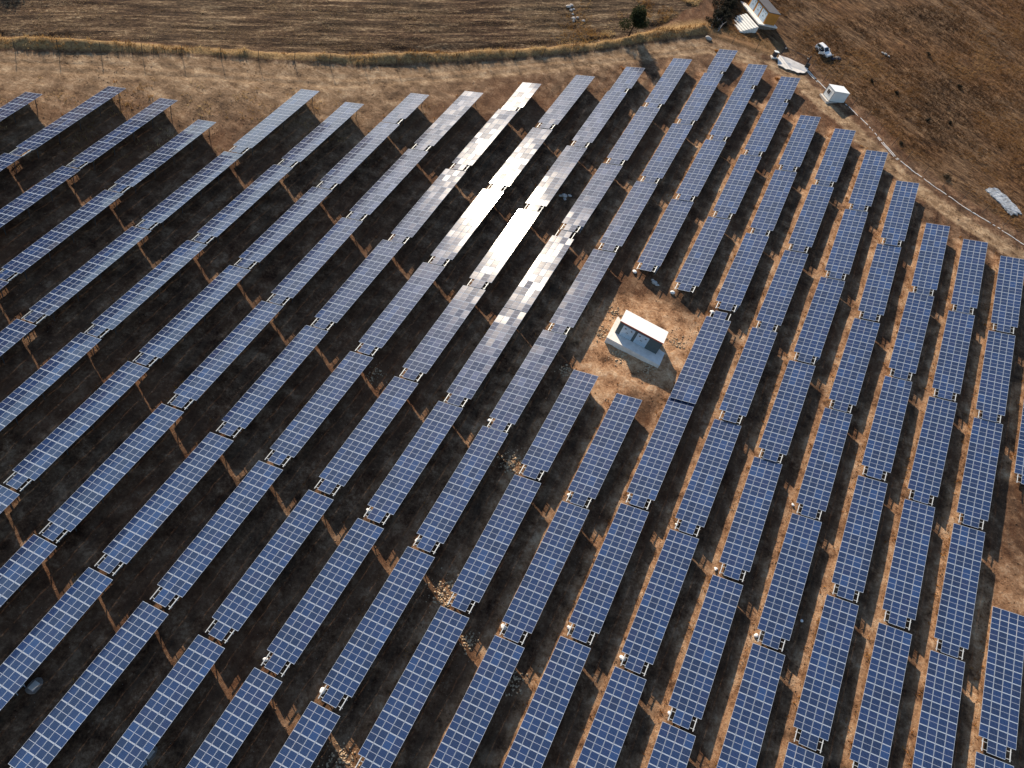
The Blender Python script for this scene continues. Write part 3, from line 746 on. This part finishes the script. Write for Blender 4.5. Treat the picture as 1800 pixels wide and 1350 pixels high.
# ------------------------------------------------------------------ transformer kiosk in the clearing
def frame2(p,q):           # matrix with x along p->q, z up, origin p
    p=Vector(p);q=Vector(q); d=(q-p).normalized(); nn=Vector((-d.y,d.x,0))
    return Matrix(((d.x,nn.x,0,p.x),(d.y,nn.y,0,p.y),(0,0,1,p.z),(0,0,0,1)))
def louvre_door(root,x0,x1,z1,y,vents):
    """pair of leaves in the wall plane y (front is -y)"""
    xm=(x0+x1)/2
    for k,(a,b) in enumerate(((x0,xm-.008),(xm+.008,x1))):
        d=MB().box(a,b,y-.06,y-.003,.06,z1).obj('door',M['louvre'],root,bevel=.008)
        lv=MB()
        for j in range(7):
            z=.25+j*.09; lv.box(a+.15,b-.15,y-.085,y-.062,z,z+.045)
        lv.obj('louvre',M['louvre'],d)
        sg=MB(); sg.box((a+b)/2-.13,(a+b)/2+.13,y-.068,y-.061,z1-.55,z1-.35); sg.obj('warning_plate',M['darktrim'],d)
        hx=b-.12 if k==0 else a+.12
        MB().box(hx-.035,hx+.035,y-.11,y-.062,1.0,1.18).obj('handle',M['black'],d)
root=empty('transformer_kiosk',mat=frame2((10.27,72.78,12.9),(17.62,72.03,12.9))); KW,KD,KH=7.38,2.95,2.55
MB().box(-.75,KW+1.25,-1.95,KD+.95,-1.6,0).obj('base_slab',M['slab'],root,bevel=.02)
MB().box(0,KW,0,KD,.003,KH).obj('wall',M['greywall'],root)
MB().box(-.10,KW+.10,-.02,KD+.12,KH+.003,KH+.15).obj('roof',M['roofwhite'],root,bevel=.01)
MB().box(-.11,KW+.11,-.075,-.023,KH-.06,KH+.16).obj('roof_trim',M['redtrim'],root)
louvre_door(root,.72,2.78,2.22,0,2); louvre_door(root,3.25,5.28,2.22,0,2)
tag(root,'white-roofed transformer kiosk on a concrete slab in the clearing','kiosk')

# orange transformer house at the top edge
HZ=31.03
hm=frame2((13.01,180.5,HZ),(17.76,172.88,HZ)); HL=(Vector((17.76,172.88))-Vector((13.01,180.5))).length; HD,HH=3.0,2.62
root=empty('transformer_house',mat=hm)
MB().box(-1.3,HL+.55,-1.55,HD+.75,-.28,0).obj('base_slab',M['slab'],root,bevel=.02)
MB().box(-1.1,HL+.35,-1.3,HD+.55,-3.0,-.283).obj('plinth',M['mud'],root)
MB().box(0,HL,0,HD,.003,HH).obj('wall',M['orangewall'],root)
MB().box(-.12,HL+.12,-.14,HD+.14,HH+.003,HH+.14).obj('roof',M['greyroof'],root,bevel=.01)
MB().box(-.14,HL+.14,-.185,-.143,HH-.03,HH+.15).obj('roof_trim',M['darktrim'],root)
for a,b in ((.65,2.85),(3.55,5.55),(6.05,8.62)): louvre_door(root,a,b,2.3,0,1)
tag(root,'orange transformer house with grey flat roof and pale blue doors at the top edge','building')
# its stairs
sm=frame2((13.4,175.4,HZ-.3),(16.9,170.4,HZ-.3)); root=empty('stairs',mat=sm); NS=7
SL=(Vector((16.9,170.4))-Vector((13.4,175.4))).length
for k in range(NS):
    MB().box(0,SL,-.62*(k+1)+.004,-.62*k,-.25*k-2.6,-.25*k).obj('step',M['stair'],root,bevel=.012)
tag(root,'white concrete stairs descending from the orange house slab','stairs')

# guard cabin
cz=gh(36.8,155.0)+.22
root=empty('guard_cabin',mat=frame2((35.04,156.15,cz),(36.52,153.78,cz))); CW,CD,CH=2.78,4.05,2.32
MB().box(-.15,CW+.12,-.65,CD+.2,-1.2,-.003).obj('base_slab',M['concrete'],root,bevel=.02)
MB().box(0,CW,0,CD,.0,CH).obj('wall',M['whitepanel'],root)
MB().box(-.06,CW+.06,-.06,CD+.06,CH+.003,CH+.09).obj('roof',M['whitepanel'],root,bevel=.01)
cm=MB()
for x,y in ((-.025,-.025),(CW-.03,-.025),(CW-.03,CD-.03),(-.025,CD-.03)): cm.box(x,x+.055,y,y+.055,.0,CH-.002)
cm.box(.04,CW-.04,-.022,-.003,.0,.07).box(CW+.003,CW+.022,.04,CD-.04,.0,.07)
cm.obj('corner_trim',M['darksteel'],root)
w=MB().box(.62,1.72,-.05,-.004,.85,1.85).obj('window',M['roofwhite'],root)
for a,b in ((.72,1.13),(1.21,1.62)): MB().box(a,b,-.058,-.052,.95,1.75).obj('pane',M['carglass'],w)
tag(root,'small white guard cabin on a concrete base beside the fence','cabin')

# gate, concrete pad, cabinet
ga,gb=Vector((23.75,165.1,0)),Vector((29.95,164.7,0)); ga.z=gh(ga.x,ga.y); gb.z=gh(gb.x,gb.y)
gm=frame2(ga,(gb.x,gb.y,ga.z)); GL=(gb-ga).xy.length
root=empty('sliding_gate',mat=gm); dz=gb.z-ga.z
for x,z,hgt,w in ((0,0,2.6,.16),(GL,dz,2.4,.3)):
    MB().box(x-w/2,x+w/2,-.1,.1,z-.5,z+hgt).obj('gate_post',M['darksteel'],root,bevel=.01)
    MB().box(x-.05,x+.05,.45,.55,z-.5,z+2.3).obj('guide_post',M['darksteel'],root)
b=MB(); z0=.12+max(0,dz)
for x in (.2,GL*.5,GL-.25): b.box(x-.03,x+.03,.22,.27,z0,z0+1.75)
for z in (z0,z0+1.72): b.box(.17,GL-.22,.215,.275,z-.035,z+.035)
x=.3
while x<GL-.3: b.box(x-.012,x+.012,.23,.255,z0+.04,z0+1.68); x+=.14
b.obj('gate_leaf',M['darksteel'],root)
MB().box(.1,GL+2.2,.20,.30,-.3,.06).obj('rail_beam',M['concrete'],root)
MB().box(GL-.2,GL+.75,-.75,-.15,dz-.5,dz+.95).obj('motor_housing',M['black'],root,bevel=.03)
for x in (.35,GL-.35): MB().box(x-.16,x+.16,.32,.42,z0+1.35,z0+1.55).obj('warning_plate',M['whitepanel'],root)
tag(root,'dark barred sliding gate with posts at the yard entrance','gate')
PADP=[(23.6,164.9),(23.4,162.6),(23.9,160.9),(25.7,160.5),(27.2,160.9),(28.6,160.9),(29.9,161.6),(30.6,163.0),(30.5,164.4),(28.4,164.75),(26,164.95)]
rr=random.Random(4); pp=[]
for (a,b_) in zip(PADP,PADP[1:]+PADP[:1]):
    for t in (0,.33,.66): pp.append((a[0]+(b_[0]-a[0])*t+rr.uniform(-.14,.14),a[1]+(b_[1]-a[1])*t+rr.uniform(-.14,.14)))
bm=bmesh.new(); vs=[bm.verts.new((x,y,0)) for x,y in pp]; fc=bm.faces.new(vs)
bmesh.ops.triangulate(bm,faces=[fc]); bmesh.ops.subdivide_edges(bm,edges=list(bm.edges),cuts=3,use_grid_fill=True)
for v in bm.verts: v.co.z=gz(v.co.x,v.co.y)+.13
ex=bmesh.ops.extrude_face_region(bm,geom=list(bm.faces)); 
for v in [g for g in ex['geom'] if isinstance(g,bmesh.types.BMVert)]: v.co.z+=.12
bmesh.ops.recalc_face_normals(bm,faces=bm.faces)
me=bpy.data.meshes.new('concrete_apron'); bm.to_mesh(me); bm.free(); me.materials.append(M['slab'])
tag(link('concrete_apron',me),kind='structure')
root=empty('intercom_cabinet',(22.5,163.55,gh(22.5,163.55))); root.rotation_euler=(0,0,R(25))
MB().box(-.75,.75,-.6,.45,-.4,.16).obj('plinth',M['slab'],root,bevel=.02)
MB().box(-.45,.45,-.25,.35,.163,1.25).obj('cabinet',M['darksteel'],root,bevel=.015)
MB().box(-.55,.55,-.35,.45,1.253,1.36).obj('lid',M['whitepanel'],root,bevel=.015)
tag(root,'small dark electric cabinet with a white lid left of the gate','cabinet')

# ------------------------------------------------------------------ fences and the white drain
def walk(pts,step,off=0):
    out=[]; d=off; acc=0
    for (ax,ay),(bx,by) in zip(pts[:-1],pts[1:]):
        L=math.hypot(bx-ax,by-ay)
        while d<=acc+L:
            t=(d-acc)/L; out.append((ax+(bx-ax)*t,ay+(by-ay)*t)); d+=step
        acc+=L
    return out
def fence(pts,step,label,h=2.1):
    p=walk(pts,step); root=empty('wire_fence',(p[0][0],p[0][1],gh(*p[0]))); O=root.location
    pos=[Vector((x,y,gh(x,y)))-O for x,y in p]
    for k,q in enumerate(pos):
        le=Vector((random.gauss(0,.04),random.gauss(0,.04),0))
        MB().tube(q-Vector((0,0,.4)),q+Vector((0,0,h))+le,.055,.045,6).obj('fence_post',M['post'],root)
    wr=MB()
    for z in (.35,.9,1.45,h-.06):
        for a,b_ in zip(pos[:-1],pos[1:]): wr.tube(a+Vector((0,0,z)),b_+Vector((0,0,z)),.006,None,3,0,False)
    wr.obj('wire',M['post'],root)
    return tag(root,label,'fence','boundary fences')
fence(FENCE_L,6.2,'long wire fence of dark posts along the golden grass bank')
fence(FENCE_M,5.6,'short wire fence run between the dark hedge and the gate')
fence([(x+.9,y+1.0) for x,y in FENCE_R],4.6,'wire fence of dark posts along the white drain below the hillside')
# drain: precast white channel lengths with short earth-covered breaks
p=walk(FENCE_R,.5); b=MB(); rr=random.Random(9)
O=Vector((p[0][0],p[0][1],gz(*p[0])))
for k in range(len(p)-1):
    s=k*.5
    if 7.0<s<13.0: continue
    if rr.random()<(.30 if s<24 else .16) and k%2: continue
    for off,on in ((0,True),(.42,s<4.5 or 24<s<32)):
        if not on: continue
        a,c=Vector((*p[k],0)),Vector((*p[k+1],0)); d=(c-a).normalized(); nn=Vector((-d.y,d.x,0))
        a=a-nn*off; c=c-nn*off
        za,zc=gh(a.x,a.y)+.06,gh(c.x,c.y)+.06
        w=.075
        q=[Vector((a.x,a.y,za))+nn*w-O,Vector((a.x,a.y,za))-nn*w-O,Vector((c.x,c.y,zc))-nn*w-O,Vector((c.x,c.y,zc))+nn*w-O]
        lo=[v-Vector((0,0,.4)) for v in q]
        b.loft([[lo[0],lo[1],lo[2],lo[3]],[q[0],q[1],q[2],q[3]]])
o=b.obj('drain_channel',M['roofwhite'],None,O); tag(o,'narrow white concrete drain running beside the right-hand fence','drain')
# pale slab of rock on the hillside
pts=[(71.6,142.3),(72.6,144.0),(74.6,145.1),(76.5,143.6),(78.2,141.0),(79.2,138.4),(78.3,138.5),(78.0,137.2),(77.1,137.4),(76.6,136.3),(75.4,137.6),(74.6,139.2),(73.2,140.4),(72.6,141.6)]
bm=bmesh.new(); pp=[]
rr=random.Random(2)
for (a,c) in zip(pts,pts[1:]+pts[:1]):
    for t in (0,.25,.5,.75): pp.append((a[0]+(c[0]-a[0])*t+rr.uniform(-.18,.18),a[1]+(c[1]-a[1])*t+rr.uniform(-.18,.18)))
fc=bm.faces.new([bm.verts.new((x,y,0)) for x,y in pp][::-1]); bmesh.ops.triangulate(bm,faces=[fc]); bmesh.ops.subdivide_edges(bm,edges=list(bm.edges),cuts=2,use_grid_fill=True)
for v in bm.verts: v.co.z=gz(v.co.x,v.co.y)+.10+.10*rr.random()
ex=bmesh.ops.extrude_face_region(bm,geom=list(bm.faces))
for v in [g for g in ex['geom'] if isinstance(g,bmesh.types.BMVert)]: v.co.z+=.16
bmesh.ops.recalc_face_normals(bm,faces=bm.faces)
me=bpy.data.meshes.new('rock_slab'); bm.to_mesh(me); bm.free(); me.materials.append(simple('grey_limestone',(.30,.34,.40),.85,0,.45,1.6,.6,.2))
tag(link('rock_slab',me),'long pale slab of bare rock on the hillside above the drain','rock')
o=link('boulder',lump_mesh(77,.75),None,(7.2,160.8,gh(7.2,160.8)+.2)); o.data.materials.clear(); o.data.materials.append(M['limestone'])
tag(o,'pale boulder at the fence corner below the dark hedge','rock')

# ------------------------------------------------------------------ vegetation
def leaf_cloud(name,centers,n,size,mat,squash=1.0,seed=0):
    rg=np.random.default_rng(seed); C=np.array([c[:3] for c in centers]); Rr=np.array([c[3] for c in centers])
    pr=Rr**2/np.sum(Rr**2); k=rg.choice(len(C),n,p=pr)
    d=rg.normal(size=(n,3)); d/=np.linalg.norm(d,axis=1,keepdims=True); rad=Rr[k]*(.35+.75*rg.random(n)**.6)
    p=C[k]+d*rad[:,None]*np.array([1,1,squash])
    a=rg.normal(size=(n,3)); a/=np.linalg.norm(a,axis=1,keepdims=True); b=np.cross(a,rg.normal(size=(n,3))); b/=np.linalg.norm(b,axis=1,keepdims=True)
    s=size*(.5+rg.random(n))[:,None]
    v=np.stack([p-a*s,p-b*s*.45,p+a*s,p+b*s*.45],1).reshape(-1,3)
    me=mesh_np(name,v,np.arange(n*4).reshape(-1,4),mat)
    tn=np.clip(rg.random(n)*.7+.25*rg.random(len(C))[k],0,1)
    at=me.attributes.new('tint','FLOAT','POINT'); at.data.foreach_set('value',np.repeat(tn,4).astype(np.float32))
    return me
def tree(loc,h,spread,label,seed,leaves=6000):
    rr=random.Random(seed); x,y=loc; root=empty('tree',(x,y,gh(x,y)))
    b=MB(); top=Vector((rr.uniform(-.3,.5),rr.uniform(-.3,.3),h*.42)); b.tube((0,0,-.4),top*.5,.20,.15,7).tube(top*.5,top,.15,.11,7)
    cs=[]
    for k in range(15):
        a=rr.random()*6.28; e=rr.uniform(.15,1.2); L=h*rr.uniform(.28,.52)
        q=top*rr.uniform(.55,1)+Vector((math.cos(a)*math.cos(e)*spread*rr.uniform(.25,.72),math.sin(a)*math.cos(e)*spread*rr.uniform(.25,.72),math.sin(e)*L))
        m=top*.6; b.tube(m if k%2 else top,q,.07,.02,5); cs.append((*q,h*rr.uniform(.13,.21)))
    b.obj('trunk',M['bark'],root)
    link('crown',leaf_cloud('crown',cs,leaves,.17,M['leaf'],.85,seed),root)
    return tag(root,label,'tree')
tree((-9.3,150.6),7.0,2.8,'single dark bushy tree above the golden bank',5,7000)
tree((-122.0,103.8),14.5,5.5,'big dark tree just beyond the left edge shading the field corner',8,9000)
# dark hedge of brambles with pale dead branches
root=empty('bramble_hedge',(8.3,174.5,gh(8.3,174.5))); cs=[]; rr=random.Random(12)
line=[(6.6,166.0),(7.6,171.0),(8.9,178.5),(9.4,186.0)]
for (x,y) in walk(line,.8):
    for _ in range(2):
        dx,dy=rr.gauss(0,.9),rr.gauss(0,.6); z=gz(x+dx,y+dy)-root.location.z
        cs.append((x+dx-8.3,y+dy-174.5,z+rr.uniform(.3,1.6),rr.uniform(.5,1.0)))
link('foliage',leaf_cloud('foliage',cs,11000,.16,M['bramble'],.9,31),root)
tag(root,'dark bramble hedge climbing from the fence corner to the top edge','hedge')
root=empty('dead_branches',(7.6,166.5,gh(7.6,166.5))); rr=random.Random(5)
for k in range(9):
    p0=Vector((rr.uniform(-.9,1.2),rr.uniform(-3.2,3.5),0)); p0.z=gz(7.6+p0.x,166.5+p0.y)-root.location.z+.15
    a=R(rr.uniform(60,120)); L=rr.uniform(1.4,3.4); p1=p0+Vector((math.cos(a)*L,math.sin(a)*L,rr.uniform(.2,1.2)+.17*L)); m=p0.lerp(p1,.55)+Vector((rr.gauss(0,.2),rr.gauss(0,.2),.15))
    b=MB().tube(p0,m,.10,.075,6).tube(m,p1,.075,.03,6).tube(m,m+Vector((rr.gauss(.2,.5),rr.gauss(.4,.4),.5)),.05,.02,5)
    b.obj('branch',M['deadwood'],root)
tag(root,'pale dead branches piled against the dark hedge','branches')
P=[(45.5,168.2,.5),(59.0,160.9,.55),(64.5,164.0,.45),(58.5,189.0,.6),(66.5,180.3,.5),(63.2,142.0,.75),(53.2,147.6,.6),(51.5,167.0,.4)]
WH=['just above the white guard cabin','in the middle of the slope','right of the slope centre','near the top of the slope','high on the slope at right','left of the pale rock slab','just above the drain bend','between cabin and slope centre']
for i,(x,y,s) in enumerate(P):
    root=empty('shrub',(x,y,gh(x,y)))
    cs=[(rr.gauss(0,s*.5),rr.gauss(0,s*.4),s*rr.uniform(.3,.9),s*rr.uniform(.4,.7)) for _ in range(5)]
    link('foliage',leaf_cloud('foliage',cs,260,.11,M['bramble'],.8,40+i),root)
    st=MB()
    for c in cs: st.tube((0,0,-.15),c[:3],.03,.012,5)
    st.obj('stem',M['bark'],root)
    tag(root,f'low dark shrub on the dry hillside, {WH[i]}','shrub','dark shrubs on the hillside')

# ------------------------------------------------------------------ car
def car():
    zf=gh(33.0,172.6)
    f,rv=Vector((34.9,171.2,0)),Vector((31.2,174.0,0)); d=(f-rv).normalized()
    sl=(gz(34.9,171.2)-gz(31.2,174.0))/4.6; dx=Vector((d.x,d.y,sl)).normalized()
    side=Vector((-d.y,d.x,0)); ssl=gz(33+side.x,172.6+side.y)-gz(33-side.x,172.6-side.y); side=Vector((side.x,side.y,ssl/2)).normalized(); up=dx.cross(side).normalized(); side=up.cross(dx)
    c=Vector((33.05,172.6,zf+.02))
    root=empty('car',mat=Matrix(((dx.x,side.x,up.x,c.x),(dx.y,side.y,up.y,c.y),(dx.z,side.z,up.z,c.z),(0,0,0,1))))
    # lower body: rings along x (rear to front); outline across
    def ring(x,w,z0,z1,zs):
        return [(x,-w*.93,z0),(x,-w,zs),(x,-w*.93,z1),(x,0,z1+.03),(x,w*.93,z1),(x,w,zs),(x,w*.93,z0),(x,0,z0-.02)]
    b=MB(); b.loft([ring(-2.12,.74,.45,.92,.7),ring(-2.0,.84,.32,1.0,.7),ring(-1.3,.90,.27,1.02,.68),ring(0,.91,.26,1.0,.66),ring(.85,.90,.27,.98,.66),ring(1.45,.88,.28,.93,.66),ring(1.95,.80,.33,.82,.62),ring(2.12,.62,.42,.70,.58)])
    b.obj('body',M['carpaint'],root,smooth=False,bevel=.035)
    g=MB(); 
    def cab(x,w,z): return [(x,-w,z),(x,w,z)]
    lowz,topz=1.0,1.52
    # glasshouse
    lo=[(-1.95,-.80),(.92,-.80),(.92,.80),(-1.95,.80)]; hi=[(-1.62,-.62),(.18,-.62),(.18,.62),(-1.62,.62)]
    g.loft([[(x,y,lowz) for x,y in lo],[(x,y,topz-.03) for x,y in hi]]); g.obj('glasshouse',M['carglass'],root)
    rf=MB(); rf.loft([[(-1.72,-.66,topz-.035),(.26,-.66,topz-.035),(.26,.66,topz-.035),(-1.72,.66,topz-.035)],[(-1.60,-.60,topz+.04),(.12,-.60,topz+.04),(.12,.60,topz+.04),(-1.60,.60,topz+.04)]]); rf.obj('roof',M['carpaint'],root,bevel=.02)
    pl=MB()
    for s in (-1,1):
        for (xa,xb) in ((-1.93,-1.66),(-.62,-.62),(.90,.20)):
            pl.tube((xa,s*.79,lowz-.02),(xb,s*.64,topz-.02),.055,.05,6)
        pl.tube((-1.3,s*.56,topz+.08),(-.1,s*.56,topz+.08),.025,None,6)
    pl.obj('pillars',M['carpaint'],root)
    MB().box(1.9,2.14,-.45,.45,.42,.60).obj('grille',M['black'],root,bevel=.02)
    for s in (-1,1):
        MB().box(1.82,2.06,s*.70-.15,s*.70+.15,.62,.76).obj('headlight',M['lamp'],root,bevel=.03)
        MB().box(-2.13,-2.02,s*.68-.13,s*.68+.13,.66,.95).obj('tail_light',M['redlamp'],root,bevel=.02)
        for x in (-1.28,1.32):
            w=empty('wheel',(0,0,0)); w.parent=root; w.location=(x,s*.80,.33)
            MB().tube((0,-.12,0),(0,.12,0),.335,None,20).obj('tyre',M['tyre'],w)
            MB().tube((0,-.128 if s<0 else .02,0),(0,-.02 if s<0 else .128,0),.215,None,14).obj('rim',M['rim'],w)
        # front doors swung open
        hx=.72; a=R(58)*s
        dm=Matrix.Translation((hx,s*.90,0))@Matrix.Rotation(-a,4,'Z')
        dr=MB().box(-1.12,0,-.035,.035,.34,.98,0,dm).obj('door',M['carpaint'],root,bevel=.015)
        MB().box(-1.0,-.18,-.014,.014,.985,1.42,0,dm).obj('window',M['carglass'],dr)
        MB().box(-.10,.06,s*.04-.0,s*.26,.95,1.10,0,dm) .obj('mirror',M['carpaint'],dr,bevel=.02)
        MB().box(-.80,.62,s*.895-.006,s*.895+.006,.40,.99).obj('door_opening',M['black'],root)
    tag(root,'white car parked with both front doors open beside the hillside','car')
car()

# ------------------------------------------------------------------ person and bundle
def person():
    x,y=35.05,170.25; z=gh(x,y); root=empty('person',(x,y,z)); root.rotation_euler=(0,0,R(150))
    me=bpy.data.meshes.new('body'); V=[(0,0,.95),(0,.02,1.15),(0,.03,1.38),(0,.02,1.52),(0,0,1.64),(.10,0,.88),(.12,.03,.48),(.13,-.02,.07),(.13,.14,.03),(-.10,0,.88),(-.13,.05,.48),(-.15,-.03,.07),(-.15,.13,.03),(.19,.02,1.40),(.26,.02,1.14),(.20,.22,1.02),(.17,.30,1.02),(-.19,.02,1.40),(-.27,.0,1.14),(-.24,.16,.95),(-.23,.22,.90)]
    E=[(0,1),(1,2),(2,3),(3,4),(0,5),(5,6),(6,7),(7,8),(0,9),(9,10),(10,11),(11,12),(2,13),(13,14),(14,15),(15,16),(2,17),(17,18),(18,19),(19,20)]
    me.from_pydata(V,E,[]); o=link('body',me,root); me.materials.append(M['cloth'])
    rad=[.15,.145,.16,.065,.10,.105,.075,.055,.045,.105,.075,.055,.045,.075,.055,.042,.035,.075,.055,.042,.035]
    sk=o.modifiers.new('skin','SKIN')
    for i,r_ in enumerate(rad): me.skin_vertices[0].data[i].radius=(r_,r_*.85)
    me.skin_vertices[0].data[0].use_root=True
    o.modifiers.new('sub','SUBSURF').render_levels=1
    bm=bmesh.new(); bmesh.ops.create_uvsphere(bm,u_segments=14,v_segments=10,radius=.112)
    for v in bm.verts: v.co.z*=1.18; 
    h=bpy.data.meshes.new('head'); bm.to_mesh(h); bm.free(); h.materials.append(M['skin']); link('head',h,root,(0,.015,1.64))
    MB().tube((0,0,1.69),(0,0,1.785),.122,.085,14).box(-.085,.085,.08,.21,1.685,1.70).obj('cap',M['cap'],root)
    tag(root,'standing person in dark clothes and a grey cap near the car','person')
person()
def bundle():
    bm=bmesh.new(); bmesh.ops.create_grid(bm,x_segments=30,y_segments=10,size=.5); rr=random.Random(3)
    for v in bm.verts:
        x,y=v.co.x*2.7,v.co.y*.95; k=max(0,1-(abs(v.co.x)*2)**4)*max(0,1-(abs(v.co.y)*2)**4)
        v.co=Vector((x+rr.gauss(0,.03),y*(1+.25*math.sin(x*3))+rr.gauss(0,.03),k*(.28+.12*math.sin(x*5.3)+rr.gauss(0,.05))))
    me=bpy.data.meshes.new('tarpaulin'); bm.to_mesh(me); bm.free(); me.materials.append(M['tarp'])
    x,y=36.5,172.4; o=link('tarpaulin',me,None,(x,y,gh(x,y)+.08)); d=Vector((1.8,1.5,gz(37.3,173.2)-gz(35.5,171.7))).normalized(); nn=Vector((-.027,-.167,1)).normalized(); s=nn.cross(d).normalized(); nn=d.cross(s)
    o.matrix_world=Matrix(((d.x,s.x,nn.x,x),(d.y,s.y,nn.y,y),(d.z,s.z,nn.z,gh(x,y)+.08),(0,0,0,1)))
    tag(o,'crumpled dark tarpaulin lying on the ground right of the person','tarpaulin')
bundle()

# ------------------------------------------------------------------ light, sky, camera
W=bpy.data.worlds.new('World'); SC.world=W; W.use_nodes=True; nt=W.node_tree; bg=nt.nodes['Background']
sky=nt.nodes.new('ShaderNodeTexSky'); sky.sky_type='NISHITA'; sky.sun_disc=False; sky.sun_elevation=SUN_EL; sky.sun_rotation=SUN_AZ
sky.air_density=1.25; sky.dust_density=.35; sky.ozone_density=1.5
nt.links.new(sky.outputs[0],bg.inputs[0]); bg.inputs[1].default_value=.08
sl=bpy.data.lights.new('sun','SUN'); sl.energy=5.0; sl.angle=R(.55); sl.color=(1,.83,.62)
so=bpy.data.objects.new('sun',sl); COL.objects.link(so); so.rotation_euler=SUN.to_track_quat('Z','Y').to_euler()

cam=bpy.data.cameras.new('camera'); cam.sensor_width=36; cam.lens=36*1274.6/1800; cam.clip_start=.5; cam.clip_end=9000
co=bpy.data.objects.new('camera',cam); COL.objects.link(co)
rt=Vector((.912003135,.305042943,.274224513)); uv=Vector((-.410183228,.678233779,.609711949)); bk=rt.cross(uv)
co.matrix_world=Matrix(((rt.x,uv.x,bk.x,-1.32133872),(rt.y,uv.y,bk.y,-15.32196469),(rt.z,uv.z,bk.z,89.56572856),(0,0,0,1)))
SC.camera=co
vs=SC.view_settings; vs.view_transform='Standard'; vs.look='None'; vs.exposure=0.78; vs.gamma=1.0
